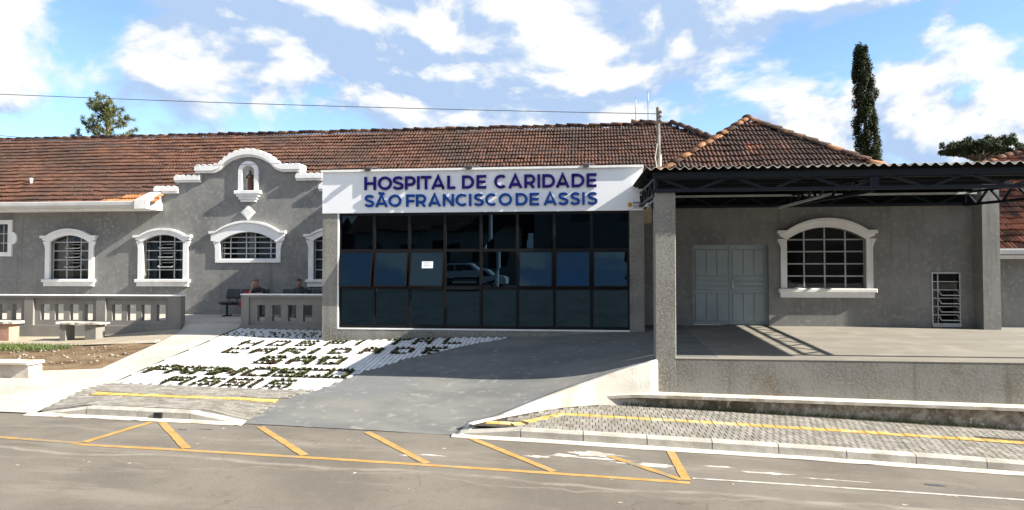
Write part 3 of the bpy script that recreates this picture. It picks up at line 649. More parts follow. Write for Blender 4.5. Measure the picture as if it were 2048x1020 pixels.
# --- roof tiles
def tile_mesh(name, w, l, mat, amp=.032, lift=.04, rolls=2):
    n = 4 * rolls + 0; xs = [-w / 2 + w * i / n for i in range(n + 1)]
    zf = [amp * (.5 - .5 * math.cos(2 * math.pi * rolls * i / n)) ** 1.0 for i in range(n + 1)]
    v = [(x, 0, z + lift) for x, z in zip(xs, zf)] + [(x, l, z * .9) for x, z in zip(xs, zf)] + [(x, .004, z + lift - .028) for x, z in zip(xs, zf)]
    k = n + 1; f = [(i, i + 1, k + i + 1, k + i) for i in range(n)] + [(2 * k + i, 2 * k + i + 1, i + 1, i) for i in range(n)]
    return MB().add(v, f).mesh(name, mat)
def tiled_plane(par, E, ux, us, Wd, Sl, tw, te, me, inside, limit, vis=None, sag=None):
    """E eave corner, ux along eave, us up the slope; tiles inside the (a, s) region"""
    ux = Vector(ux).normalized(); us = Vector(us).normalized(); n = ux.cross(us).normalized(); R_ = Matrix((ux, us, n)).transposed().to_4x4()
    its = []; a = tw / 2
    nr = int(Sl / te)
    while a < Wd:
        for r_ in range(nr + 1):
            s_ = r_ * te
            if not inside(a, s_ + te * .5): continue
            dz = sag(a, s_) if sag else 0
            p_ = Vector(E) + ux * (a + random.gauss(0, .006)) + us * (s_ + random.gauss(0, .012) + (.05 if random.random() < .006 else 0)) + n * dz
            its.append(Matrix.Translation(p_) @ R_ @ Matrix.Rotation(random.gauss(0, .026), 4, 'Z') @ Matrix.Rotation(random.gauss(0, .018), 4, 'X'))
        a += tw
    near = []; rest = []
    for m_ in its: (near if (vis is None or vis(m_.translation)) else rest).append(m_)
    near.sort(key=lambda m_: (m_.translation - CAMP).length)
    for m_ in near[:limit]: link('roof_tile', me, par, mtx=m_)
    rest += near[limit:]
    vs = np.array([v.co[:] for v in me.vertices]); k = len(vs); fs = np.array([p_.vertices[:] for p_ in me.polygons])
    if not rest: return
    V = np.concatenate([vs @ np.array(m_)[:3, :3].T + np.array(m_)[:3, 3] for m_ in rest]); F = np.concatenate([fs + i * k for i in range(len(rest))])
    mm = bpy.data.meshes.new('roof_tiles'); mm.from_pydata(V.tolist(), [], F.tolist()); mm.materials.append(me.materials[0]); link('roof_tiles', mm, par, kind='stuff')
def ridge_line(par, p, q, step=.40, rad=.13, mat='ridge', every=1):
    p = Vector(p); q = Vector(q); L = (q - p).length; n = int(L / step); d = (q - p).normalized()
    mb = MB(); K = 7; pr = [(rad * 1.12 * math.cos(math.pi * k / (K - 1)), rad * math.sin(math.pi * k / (K - 1))) for k in range(K)]
    for yy, sc, off in ((0, 1.12, .022), (step * 1.12, .92, 0), (0.003, .95, .0)):
        mb.v += [(x * sc, yy, z * sc + off - rad * .45) for x, z in pr]
    for k in range(K - 1): mb.f += [(k + 1, k, K + k, K + k + 1), (k, k + 1, 2 * K + k + 1, 2 * K + k)]
    me = mb.mesh('ridge_tile', mat, True)
    side = d.cross(Vector((0, 0, 1))).normalized(); up = side.cross(d).normalized(); R_ = Matrix((side, d, up)).transposed().to_4x4()
    for i in range(n): link('ridge_tile', me, par, mtx=Matrix.Translation(p + d * (i * L / n) + Vector((0, 0, random.gauss(0, .008)))) @ R_ @ Matrix.Rotation(random.gauss(0, .03), 4, 'X') @ Matrix.Rotation(random.gauss(0, .03), 4, 'Z'))
tileA = tile_mesh('roof_tile', .222, .31, 'tile'); tileB = tile_mesh('roof_tile', .222, .36, 'tile_red', .036); tileC = tile_mesh('roof_tile', .222, .36, 'redtile', .04)

# ------------------------------------------------------------------ main hospital wing
HB = thing('hospital_wing', (-11, 23, 0), 'long grey stuccoed hospital wing with tiled roof and white scalloped gable', 'building')
YL = 21.4; GX = -10.98
def gable_top(x):
    d = abs(x - GX)
    if d > 3.12: return 3.62
    if d > 2.42: return 4.02
    if d > 1.66: return 4.36
    if d > 1.02: return 4.68
    return arc(1.02, 4.60, 5.16)(x - GX)
holes = []
win = []
for cx in (-17.19, -13.88, -8.08):
    w_, h_ = arched_window(HB, cx, YL, .70, 1.13, 2.36, 2.58, .17, (1.0, 2.42, 2.57, 2.80), (.90, 1.13), (-.20, .31), (1.44, 1.77, 2.07, 2.36), louvers=((1, 1), (1, 2), (1, 3)) if cx < -10 else (), curtain=[(-.75, -.22, 'curtain'), (.5, .75, 'curtain')] if cx < -17 else [(-.75, -.5, 'curtainblue'), (.3, .62, 'curtainblue')])
    holes.append(h_)
w_, h_ = arched_window(HB, -10.975, YL, .955, 1.79, 2.33, 2.65, .15, (1.285, 2.37, 2.68, 3.02), (1.66, 1.79), (-.655, -.12, .18, .71), (1.96, 2.14, 2.325, 2.49), sill_kind='flat', post=(-.04, .115), curtain=[(-.6, .05, 'curtainblue'), (.15, .7, 'curtainblue')])
holes.append(h_)
# square window at the left edge with a round ornament
wz0, wz1 = 2.03, 2.97; wx0, wx1 = -20.6, -19.42
holes.append((wx0, wx1, wz0, lambda x: wz1))
mb = MB(); mb.box(wx0 - .14, wx0, YL - .06, YL + .02, wz0 - .14, wz1 + .14).box(wx1, wx1 + .14, YL - .06, YL + .02, wz0 - .14, wz1 + .14).box(wx0, wx1, YL - .058, YL + .02, wz1, wz1 + .138).box(wx0, wx1, YL - .058, YL + .02, wz0 - .138, wz0)
w_ = mb.build('window', 'white', HB)
zc_ = 2.5; MB().pxz([(wx1 + .142 + .17 * math.cos(t_), zc_ + .21 * math.sin(t_)) for t_ in np.linspace(-math.pi / 2, math.pi / 2, 14)], YL - .05, YL + .02).build('round_ornament', 'white', w_)
for i in range(4):
    for j in range(3):
        xa = wx0 + (wx1 - wx0) * i / 4; za = wz0 + (wz1 - wz0) * j / 3
        MB().add([(xa + .01, YL + .13, za + .01), (xa + .285, YL + .13, za + .01), (xa + .285, YL + .13, za + .305), (xa + .01, YL + .13, za + .305)], [(0, 1, 2, 3)]).build('pane', 'glass', w_)
    if i: MB().box(xa - .014, xa + .014, YL + .11, YL + .15, wz0, wz1).build('mullion', 'muntin', w_)
for j in (1, 2): MB().box(wx0, wx1, YL + .115, YL + .145, wz0 + (wz1 - wz0) * j / 3 - .014, wz0 + (wz1 - wz0) * j / 3 + .014).build('transom', 'muntin', w_)
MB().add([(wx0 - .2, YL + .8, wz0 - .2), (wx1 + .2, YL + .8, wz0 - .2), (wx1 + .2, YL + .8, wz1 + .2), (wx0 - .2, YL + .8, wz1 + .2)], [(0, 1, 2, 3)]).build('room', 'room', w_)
# niche hole in the gable
nf = arc(.20, 4.62, 4.83)
holes.append((GX - .19, GX + .21, 3.98, lambda x: 4.60 + math.sqrt(max(0, .2 ** 2 - (x - GX - .01) ** 2))))
br = [GX + s * d for s in (-1, 1) for d in (3.12, 2.42, 1.66)] + list(np.linspace(GX - 1.02, GX + 1.02, 25))
hall = [h for h in holes]
def zt_main(x): return gable_top(x)
# two holes can share x range (niche above window): split the wall in two heights
low = [h for h in holes if h[2] < 3.5]; high = [h for h in holes if h[2] > 3.5]
wall_strips(-26, 7.5, YL, YL + .28, -.6, lambda x: 3.3, low).build('wall', 'stucco', HB)
wall_strips(-26, 7.5, YL, YL + .28, 3.3, zt_main, high, br).build('gable_wall', 'stucco', HB)
# white stepped caps of the gable
def capmesh(x0, x1, zf, th, y0, n):
    """white cap with a scalloped top edge following zf"""
    xs = np.linspace(x0, x1, n); L_ = 0; top = []; pz_ = None
    for x in xs:
        z = zf(x); 
        if pz_ is not None: L_ += math.hypot(x - pz_[0], z - pz_[1])
        pz_ = (x, z); top.append((x, z + .085 * abs(math.sin(math.pi * L_ / .2)) ** .75))
    base = [(x, zf(x)) for x in xs]
    return MB().pxz(top[::-1] + [(x, z - th) for x, z in base], y0, YL + .34).pxz([(x, z - th - .002) for x, z in base][::-1] + [(x, z - th - .07) for x, z in base], y0 + .06, YL + .30)
for a, b_, z in [(-3.20, -2.38, 4.09), (-2.50, -1.62, 4.44), (1.62, 2.50, 4.44), (2.38, 3.20, 4.09)]:
    capmesh(GX + a, GX + b_, lambda x: z, .09, YL - .13 - (.01 if abs(a) < 2.4 and abs(b_) < 2.6 else 0), 45).build('gable_cap', 'white', HB)
def topz(d):
    d = abs(d)
    if d > 1.18: return 4.77
    f = arc(1.06, 4.68, 5.27)
    if d > .92: return 4.77 + (f(.92) - 4.77) * ((1.18 - d) / .26) ** 1.5
    return f(d)
capmesh(GX - 1.78, GX + 1.78, lambda x: topz(x - GX) - .01, .12, YL - .16, 240).build('gable_cap', 'white', HB)
# niche
nic = MB(); N_ = 14
inner = [(GX - .19, 3.98)] + [(GX + .01 + .2 * math.cos(t_), 4.60 + .2 * math.sin(t_)) for t_ in np.linspace(math.pi, 0, N_)] + [(GX + .21, 3.98)]
outer = [(GX - .33, 3.98)] + [(GX + .01 + .34 * math.cos(t_), 4.60 + .34 * math.sin(t_)) for t_ in np.linspace(math.pi, 0, N_)] + [(GX + .35, 3.98)]
nic.pxz((outer + inner[::-1])[::-1], YL - .07, YL + .01)
nich = nic.build('niche_frame', 'white', HB)
inner = [(GX + .01 + (x - GX - .01) * .975, z - .004 if z > 4 else z) for x, z in inner]
back = MB().add([(x, YL + .17, z) for x, z in inner], [tuple(range(len(inner)))]); 
back.add([(x, YL + .005, z) for x, z in inner] + [(x, YL + .17, z) for x, z in inner], [(i, i + 1, i + 1 + len(inner), i + len(inner)) for i in range(len(inner) - 1)]); back.build('niche_back', 'white', nich)
for k, (hw_, z0, z1, pr_) in enumerate([(.44, 3.87, 3.978, .16), (.375, 3.785, 3.868, .13), (.31, 3.70, 3.783, .10), (.26, 3.62, 3.698, .07)]):
    MB().bbox(GX + .01 - hw_, GX + .01 + hw_, YL - pr_, YL + .27 if k == 0 else YL + .01, z0, z1, .012).build('niche_step', 'white', nich)
MB().pxz([(GX, 3.05), (GX + .24, 3.275), (GX, 3.5), (GX - .24, 3.275)], YL - .05, YL + .01).pxz([(GX, 3.12), (GX + .165, 3.275), (GX, 3.43), (GX - .165, 3.275)], YL - .07, YL - .05).build('diamond_ornament', 'white', HB)
# roof
rz_ = lambda y: 3.53 + (y - 20.85) * 3.05 / 4.55
roof = MB().add([(-26, 20.85, 3.53), (GX - 3.1, 20.85, 3.53), (GX - 3.1, 21.66, rz_(21.66)), (GX + 3.1, 21.66, rz_(21.66)), (GX + 3.1, 20.85, 3.53), (7.5, 20.85, 3.53), (2.9, 25.4, 6.58), (-26, 25.4, 6.58), (-26, 29.95, 3.53), (7.5, 29.95, 3.53)], [(0, 1, 2, 3, 4, 5, 6, 7), (7, 6, 9, 8), (5, 9, 6)]).build('roof', 'room', HB)
slope = Vector((0, 4.62, 3.08)); SL = slope.length
def vis_main(p_):
    x, y = campx(p_)
    if not (0 < x < 1500) or y < 225: return False
    if 640 < x < 1290 and y > 330: return False
    if 318 < x <= 640 and y > 300: return False
    if x >= 1300 and y > 560 - .17 * x: return False
    return True
def in_main(a, s_):
    X = -26 + a; return X < 7.6 - s_ / SL * 4.65 and not (abs(X - GX) < 3.12 and s_ < 1.12)
tiled_plane(roof, (-26, 20.76, 3.54), (1, 0, 0), slope, 33.6, SL, .222, .285, tileA, in_main, 300, vis_main, lambda a, s_: .02 * math.sin(a * .9 + s_) * math.sin(s_ * 1.3))
# new orange tiles at the eave beside the gable
ntm = tile_mesh('roof_tile', .222, .31, 'newtile'); usn = slope.normalized(); nn_ = Vector((1, 0, 0)).cross(usn); R_ = Matrix((Vector((1, 0, 0)), usn, nn_)).transposed().to_4x4()
for r_, x0 in ((0, -15.6), (1, -15.0)):
    x = x0
    while x < -13.75: link('roof_tile', ntm, roof, mtx=Matrix.Translation(Vector((x, 20.76, 3.545)) + usn * (.285 * r_) + nn_ * .012) @ R_); x += .222
ridge_line(roof, (-26, 25.4, 6.66), (2.75, 25.4, 6.68), .40, .10); ridge_line(roof, (2.85, 25.38, 6.72), (5.6, 22.6, 4.92), .36)
ridge_line(roof, (1.45, 25.9, 6.85), (2.35, 25.9, 6.82), .3, .15)
MB().add([(1.4, 26.0, 6.3), (2.5, 26.0, 6.3), (2.2, 26.0, 6.95), (1.8, 26.0, 6.97), (1.4, 30, 6.3), (2.5, 30, 6.3), (2.2, 30, 6.95), (1.8, 30, 6.97)], [(0, 1, 2, 3), (0, 4, 7, 3), (1, 5, 6, 2), (3, 2, 6, 7)]).build('rear_ridge', 'ridge', roof)
# eaves: gutter and soffit on both sides of the gable
for x0, x1 in ((-26, -14.03), (-7.85, 7.6)):
    gu = MB(); pr = [(20.62, 3.62), (20.60, 3.60), (20.60, 3.50), (20.66, 3.42), (20.78, 3.41), (20.78, 3.60), (20.76, 3.60), (20.75, 3.44), (20.67, 3.45), (20.63, 3.52)]
    k = len(pr); gu.v = [(x, y, z) for x in (x0, x1 - .32) for y, z in pr]; gu.f = [(i, i + k, (i + 1) % k + k, (i + 1) % k) for i in range(k)] + [tuple(range(k - 1, -1, -1)), tuple(range(k, 2 * k))]
    gu.build('gutter', 'gutter', HB)
    MB().box(x0, x1, 20.79, YL + .02, 3.36, 3.395).build('soffit', 'white', HB)
    MB().box(x0, x1, 20.785, 20.81, 3.395, 3.50).build('fascia', 'white', HB)
MB().hexa([(-14.36, 20.58, 3.37), (-13.95, 20.58, 3.37), (-13.95, YL, 3.37), (-14.36, YL, 3.37), (-14.36, 20.58, 3.64), (-13.95, 20.58, 3.66), (-13.95, YL, 4.02), (-14.36, YL, 4.0)]).build('gutter_end', 'white', HB)
MB().tube([(-19.17, 22.0, 3.9), (-19.17, 22.0, 4.55)], .035, 8).tube([(-19.17, 22.0, 4.5), (-19.17, 22.0, 4.6)], .055, 8).build('vent_pipe', 'white', HB)
MB().box(-26, 7.5, 29.7, 29.95, -.6, 3.5).box(-26, -25.75, YL + .28, 29.7, -.6, 3.5).box(7.25, 7.5, YL + .28, 29.7, -.6, 3.5).build('rear_wall', 'stucco', HB)
# statue in the niche
st = thing('statue', (GX + .02, YL + .06, 3.98), 'small brown robed friar statue standing in the white gable niche', 'statue')
c = (GX + .02, YL + .06, 3.978)
MB().lathe(c, [(.10, 0), (.10, .02), (.088, .03), (.085, .2), (.07, .36), (.075, .44), (.088, .5), (.07, .555), (.035, .575), (.03, .59)], 14).build('robe', 'robe', st, True)
MB().ball((c[0], c[1], c[2] + .63), .048, 10, 8, (1, 1, 1.2)).build('head', 'hair2', st, True)
MB().tube([(c[0] - .085, c[1], c[2] + .51), (c[0] - .10, c[1] - .04, c[2] + .42), (c[0] - .03, c[1] - .09, c[2] + .44)], [.034, .03, .022], 8).tube([(c[0] + .085, c[1], c[2] + .51), (c[0] + .10, c[1] - .04, c[2] + .42), (c[0] + .03, c[1] - .09, c[2] + .45)], [.034, .03, .022], 8).build('arms', 'robe', st, True)
MB().ball((c[0] + .01, c[1] - .105, c[2] + .45), .022, 8, 6).build('hands', 'skin', st, True)
MB().tube([(c[0] - .06, c[1] - .08, c[2] + .36), (c[0] - .06, c[1] - .075, c[2] + .06)], .007, 6).build('cord', 'curtain', st)
mb = MB()
for k in range(7): th = math.pi * k / 6; mb.ball((c[0] + .095 * math.cos(th), c[1] + .03, c[2] + .66 + .075 * math.sin(th)), .012, 6, 5)
mb.tube([(c[0] + .095 * math.cos(math.pi * k / 12), c[1] + .03, c[2] + .66 + .075 * math.sin(math.pi * k / 12)) for k in range(13)], .004, 5); mb.build('halo', 'wire', st)

# ------------------------------------------------------------------ entrance pavilion
EP = thing('entrance_pavilion', (-2.75, 17, -.2), 'entrance pavilion with dark glass front below a white sign fascia', 'building')
mb = MB(); 
MB().box(-6.75, -6.36, 17.0, 17.5, -.75, 2.85).build('pillar', 'stucco_rough', EP); MB().box(.90, 1.25, 17.0, 17.5, -.55, 2.85).build('pillar', 'stucco_rough', EP)
MB().box(-6.36, .90, 17.006, 17.5, -.7, -.07).build('plinth', 'stucco_rough', EP)
MB().box(-6.75, -6.5, 17.5, YL - .002, -.6, 2.85).build('side_wall', 'stucco', EP); MB().box(1.0, 1.25, 17.5, 18.4, -.5, 2.85).build('side_wall', 'stucco', EP)
fas = MB().box(-6.75, 1.22, 16.97, 17.3, 2.84, 3.87).build('fascia', 'whitemetal', EP)
MB().box(-6.77, 1.24, 16.90, 17.33, 3.872, 3.925).build('fascia_cap', 'white', EP)
MB().box(-6.75, -6.55, 17.3, YL - .002, 2.852, 3.86).box(1.0, 1.22, 17.3, 18.6, 2.852, 3.86).box(-6.55, 1.0, 17.3, YL - .01, 2.853, 3.0).build('roof_parapet', 'white', EP)
MB().box(-6.55, 1.0, 17.302, YL - .01, 3.02, 3.12).build('roof_slab', 'fibre', EP)
st_ = MB().box(1.245, 1.50, 17.9, 18.1, 2.6, 3.74).build('block_stub', 'brick', EP)
MB().box(1.235, 1.54, 17.86, 18.14, 3.742, 3.83).build('stub_cap', 'white', EP)
for z in (3.40, 3.49, 3.58): MB().box(1.39, 1.44, 17.893, 17.9, z, z + .055).build('brick_hole', 'black', EP)
# white reveal trim
MB().box(-6.36, -6.32, 17.0, 17.16, -.07, 2.84).build('reveal_trim', 'white', EP); MB().box(-6.36, .90, 16.998, 17.16, -.07, -.035).build('sill_trim', 'white', EP)
gx0, gx1 = -6.32, .90; cw = (gx1 - gx0) / 8; rows = [(-.035, .965), (.965, 1.90), (1.90, 2.84)]; gy = 17.06
for i in range(9): x = gx0 + i * cw; MB().box(max(x - .035, gx0), min(x + .035, gx1), gy - .035, gy + .06, -.035, 2.84).build('mullion', 'alublack', EP)
for z in (-.0, .965, 1.90, 2.81): MB().box(gx0, gx1, gy - .03, gy + .055, z - .035, z + .035).build('transom', 'alublack', EP)
openp = {0: 9.0, 1: 9.8, 2: 10.5, 5: 9.6, 6: 9.2, 7: 10.0}
for i in range(8):
    for j, (za, zb_) in enumerate(rows):
        xa, xb = gx0 + i * cw + .04, gx0 + (i + 1) * cw - .04; z0_, z1_ = za + .04, zb_ - .04
        if j == 1 and i in openp:
            an = math.radians(openp[i]); h = z1_ - z0_; P = lambda x, s: (x, gy - .02 - math.sin(an) * h * (1 - s), z1_ - math.cos(an) * h * (1 - s))
            sa = MB()
            for p0, p1 in ((P(xa + .012, 0), P(xb - .012, 0)), (P(xb - .012, 0), P(xb - .012, 1)), (P(xb - .012, 1), P(xa + .012, 1)), (P(xa + .012, 1), P(xa + .012, 0))): sa.bar(p0, p1, .03, .03)
            sa = sa.build('open_sash', 'alublack', EP)
            wob = math.radians(random.uniform(-.3, .3))
            MB().add([P(xa, 0), P(xb, 0), P(xb, 1), P(xa, 1)], [(0, 1, 2, 3)]).build('pane', 'tinted', sa)
            if i == 2:
                n_ = thing('paper_notice', P((xa + xb) / 2, .45), 'white paper notice stuck on the blue reflecting middle pane', 'notice')
                off = Vector((0, -.004, .0005)); Q = lambda x, s: tuple(Vector(P(x, s)) + off)
                MB().add([Q(-4.18, .52), Q(-3.90, .52), Q(-3.90, .72), Q(-4.18, .72)], [(0, 1, 2, 3)]).build('sheet', 'paper', n_)
                off = Vector((0, -.007, .001)); 
                for s_, x1 in ((.68, -3.95), (.64, -3.98), (.60, -3.94), (.56, -4.02)): MB().add([Q(-4.13, s_), Q(x1, s_), Q(x1, s_ + .012), Q(-4.13, s_ + .012)], [(0, 1, 2, 3)]).build('text_line', 'muntin', n_)
        else:
            t1, t2 = random.uniform(-.004, .004), random.uniform(-.004, .004)
            MB().add([(xa, gy + t1, z0_), (xb, gy - t1 + t2, z0_), (xb, gy + t2, z1_), (xa, gy + t1 - t2, z1_)], [(0, 1, 2, 3)]).build('pane', 'tinted', EP)
# interior
MB().box(-6.5, 1.0, 17.52, YL - .003, -.1, -.01).build('interior_floor', 'platform', EP)
MB().box(-6.49, .99, YL - .05, YL - .01, 0, 2.85).build('interior_wall', 'roomwall', EP)
cd = thing('reception_desk', (-3.2, 19.8, 0), 'pale reception desk inside behind the dark glass front', 'desk')
MB().bbox(-4.4, -2.0, 19.6, 20.2, 0, 1.0, .02).build('desk_front', 'roomwall', cd); MB().bbox(-4.5, -1.9, 19.5, 20.3, 1.002, 1.05, .01).build('desk_top', 'white', cd)

# --- letters on the fascia (monoline strokes)
HWD = .1
def ell(cx, cy, rx, ry, a0, a1, n=22): return [(cx + rx * math.cos(math.radians(a0 + (a1 - a0) * i / n)), cy + ry * math.sin(math.radians(a0 + (a1 - a0) * i / n))) for i in range(n + 1)]
def catmull(P, n=5):
    out = []
    for i in range(len(P) - 1):
        p0, p1, p2, p3 = (np.array(P[max(i - 1, 0)]), np.array(P[i]), np.array(P[i + 1]), np.array(P[min(i + 2, len(P) - 1)]))
        for k in range(n):
            t_ = k / n; out.append(tuple(.5 * ((2 * p1) + (-p0 + p2) * t_ + (2 * p0 - 5 * p1 + 4 * p2 - p3) * t_ ** 2 + (-p0 + 3 * p1 - 3 * p2 + p3) * t_ ** 3)))
    return out + [P[-1]]
def glyph(c, w):
    h = HWD; L_, R_ = h, w - h
    if c == 'H': return [[(L_, 0), (L_, 1)], [(R_, 0), (R_, 1)], [(L_, .5), (R_, .5)]]
    if c == 'O': return [ell(w / 2, .5, w / 2 - h, .5 - h + .015, 0, 360, 40)]
    if c == 'C': return [ell(w * .56, .5, w * .56 - h, .5 - h + .015, 48, 312, 30)]
    if c == 'S': return [catmull([(w - .10, .80), (w * .72, .895), (w * .48, .91), (w * .24, .87), (.11, .74), (.16, .60), (w * .42, .525), (w * .66, .465), (w - .11, .37), (w - .10, .24), (w * .76, .125), (w * .5, .09), (w * .27, .11), (.06, .21)])]
    if c in 'PR':
        r_ = .265; a = max(R_ - r_, h); out = [[(L_, 0), (L_, 1)], [(L_, .9)] + ell(a, .635, R_ - a, r_, 90, -90, 16) + [(L_, .37)]]
        if c == 'R': out.append([(w * .5, .37), (w - .11, .0)])
        return out
    if c == 'I': return [[(w / 2, 0), (w / 2, 1)]]
    if c == 'T': return [[(0, .91), (w, .91)], [(w / 2, 0), (w / 2, .9)]]
    if c in 'AÃ':
        out = [[(.09, -.0), (w / 2, .97), (w - .09, -.0)], [(w * .22, .27), (w * .78, .27)]]
        if c == 'Ã': out.append(catmull([(w * .28, 1.09), (w * .38, 1.15), (w * .5, 1.12), (w * .62, 1.09), (w * .73, 1.16)]))
        return out
    if c == 'L': return [[(L_, 0), (L_, 1)], [(L_, .09), (w, .09)]]
    if c == 'D': a = max(R_ - .42, h); return [[(L_, 0), (L_, 1)], [(L_, .9)] + ell(a, .5, R_ - a, .4, 90, -90, 22) + [(L_, .1)]]
    if c == 'E': return [[(L_, 0), (L_, 1)], [(L_, .91), (w, .91)], [(L_, .5), (w * .94, .5)], [(L_, .09), (w, .09)]]
    if c == 'F': return [[(L_, 0), (L_, 1)], [(L_, .91), (w, .91)], [(L_, .46), (w * .92, .46)]]
    if c == 'N': return [[(L_, 0), (L_, 1)], [(R_, 0), (R_, 1)], [(L_, .94), (R_, .06)]]
def stroke_mesh(mb, pts, hw, x0, z0, sc, y0, y1):
    P = [Vector(p_) for p_ in pts]; closed = (P[0] - P[-1]).length < 1e-4; n = len(P); Ls, Rs = [], []
    for i in range(n):
        a = P[i] - P[i - 1] if i > 0 else (P[0] - P[-2] if closed else P[1] - P[0]); b_ = P[i + 1] - P[i] if i < n - 1 else (P[1] - P[0] if closed else P[-1] - P[-2])
        a.normalize(); b_.normalize(); na = Vector((-a.y, a.x)); nb = Vector((-b_.y, b_.x)); m_ = (na + nb).normalized(); k = min(1 / max(m_.dot(na), .3), 1.9)
        Ls.append(P[i] + m_ * hw * k); Rs.append(P[i] - m_ * hw * k)
    T = lambda q, y: (x0 + q.x * sc, y, z0 + q.y * sc)
    o = len(mb.v)
    for l_, r_ in zip(Ls, Rs): mb.v += [T(l_, y0), T(r_, y0), T(l_, y1), T(r_, y1)]
    for i in range(n - 1):
        a = o + 4 * i; b_ = a + 4; mb.f += [(a, a + 1, b_ + 1, b_), (a + 2, b_ + 2, b_ + 3, a + 3), (a, b_, b_ + 2, a + 2), (a + 1, a + 3, b_ + 3, b_ + 1)]
    if not closed: e = o + 4 * (n - 1); mb.f += [(o, o + 2, o + 3, o + 1), (e, e + 1, e + 3, e + 2)]
def word(items, z0, z1, mat, par, y=16.97, dep=.045, name='letter'):
    sc = z1 - z0
    for c, xa, xb in items:
        mb = MB()
        for k, s_ in enumerate(glyph(c, (xb - xa) / sc)): stroke_mesh(mb, s_, HWD, xa, z0, sc, y - dep - .0006 * k, y - .008)
        mb.build(name, mat, par)
word([('H', -5.65, -5.35), ('O', -5.3, -4.94), ('S', -4.92, -4.65), ('P', -4.61, -4.34), ('I', -4.3, -4.24), ('T', -4.21, -3.94), ('A', -3.94, -3.6), ('L', -3.54, -3.34), ('D', -3.17, -2.87), ('E', -2.81, -2.57), ('C', -2.37, -2.07), ('A', -2.02, -1.68), ('R', -1.63, -1.36), ('I', -1.3, -1.25), ('D', -1.19, -0.88), ('A', -0.86, -0.53), ('D', -0.48, -0.17), ('E', -0.12, 0.12)], 3.41, 3.74, 'indigo', fas)
word([('S', -5.64, -5.4), ('Ã', -5.37, -5.05), ('O', -5.03, -4.7), ('F', -4.58, -4.36), ('R', -4.33, -4.07), ('A', -4.02, -3.7), ('N', -3.65, -3.37), ('C', -3.33, -3.04), ('I', -3.0, -2.93), ('S', -2.87, -2.63), ('C', -2.59, -2.31), ('O', -2.26, -1.93), ('D', -1.84, -1.55), ('E', -1.5, -1.27), ('A', -1.16, -0.84), ('S', -0.8, -0.56), ('S', -0.51, -0.28), ('I', -0.23, -0.16), ('S', -0.1, 0.14)], 2.985, 3.285, 'blue', fas)
# alarm company plate
pl = thing('alarm_plate', (1.03, 16.96, 2.97), 'small white plate with a gold emblem at the lower right of the sign', 'sign')
MB().bbox(.84, 1.215, 16.955, 16.968, 2.865, 3.07, .003).build('plate', 'paper', pl)
MB().pxz([(.915 + .055 * math.cos(t_), 2.975 + .06 * math.sin(t_)) for t_ in np.linspace(0, 2 * math.pi, 20)[:-1]], 16.948, 16.955).build('emblem', 'gold', pl)
mb = MB(); stroke_mesh(mb, ell(.5, .5, .3, .3, 0, 360, 16), .06, .885, 2.945, .06, 16.944, 16.948); mb.build('emblem_ring', 'ink', pl)
GL = HWD; HWD = .13
word([('A', .985, 1.022), ('O', 1.03, 1.068), ('L', 1.075, 1.105), ('I', 1.112, 1.124), ('A', 1.13, 1.168)], 3.01, 3.05, 'ink', pl, 16.955, .006) if False else None
def mini(txt, x, z, h, par):
    for c in txt:
        w_ = .3 if c == 'I' else .85; mb = MB()
        cc = {'G': 'C', 'U': 'H', 'Á': 'A'}.get(c, c)
        gs = glyph(cc, w_) if c != 'U' else [[(.13, 1), (.13, .3)] + ell(w_ / 2, .3, w_ / 2 - .13, .2, 180, 360, 10) + [(w_ - .13, 1)]]
        if c == 'G': gs.append([(w_ * .6, .45), (w_ - .13, .45), (w_ - .13, .18)])
        if c == 'Á': gs.append([(w_ * .5, 1.08), (w_ * .68, 1.25)])
        for k, s_ in enumerate(gs): stroke_mesh(mb, s_, .13, x, z, h, 16.949 - .0003 * k, 16.955)
        mb.build('letter', 'ink', par); x += (w_ + .16) * h
mini('ÁGUIA', .985, 3.0, .042, pl); HWD = GL
for z, x1 in ((2.955, 1.17), (2.925, 1.15), (2.89, 1.19)): MB().box(.99, x1, 16.952, 16.955, z, z + .012).build('text_line', 'ink', pl)
# floodlights on the fascia cap
for i, (x, lab) in enumerate(((-5.53, 'leftmost of three black floodlights on top of the white sign'), (-2.98, 'middle one of three black floodlights on top of the white sign'), (-.13, 'rightmost of three black floodlights on top of the white sign'))):
    fl = thing('floodlight', (x, 17.0, 3.925), lab, 'floodlight', 'floodlights on the sign fascia')
    MB().hexa([(x - .07, 16.80, 3.86), (x + .07, 16.80, 3.86), (x + .07, 16.92, 3.93), (x - .07, 16.92, 3.93), (x - .07, 16.84, 3.955), (x + .07, 16.84, 3.955), (x + .06, 16.93, 3.985), (x - .06, 16.93, 3.985)]).build('lamp_head', 'black', fl)
    MB().bar((x, 16.92, 3.95), (x, 17.1, 3.93), .03, .02).build('bracket', 'black', fl)
    MB().tube([(x + .05, 16.95, 3.96), (x + .15, 17.05, 3.99), (x + .28, 17.2, 3.94)], .008, 5).build('cable', 'wire', fl)

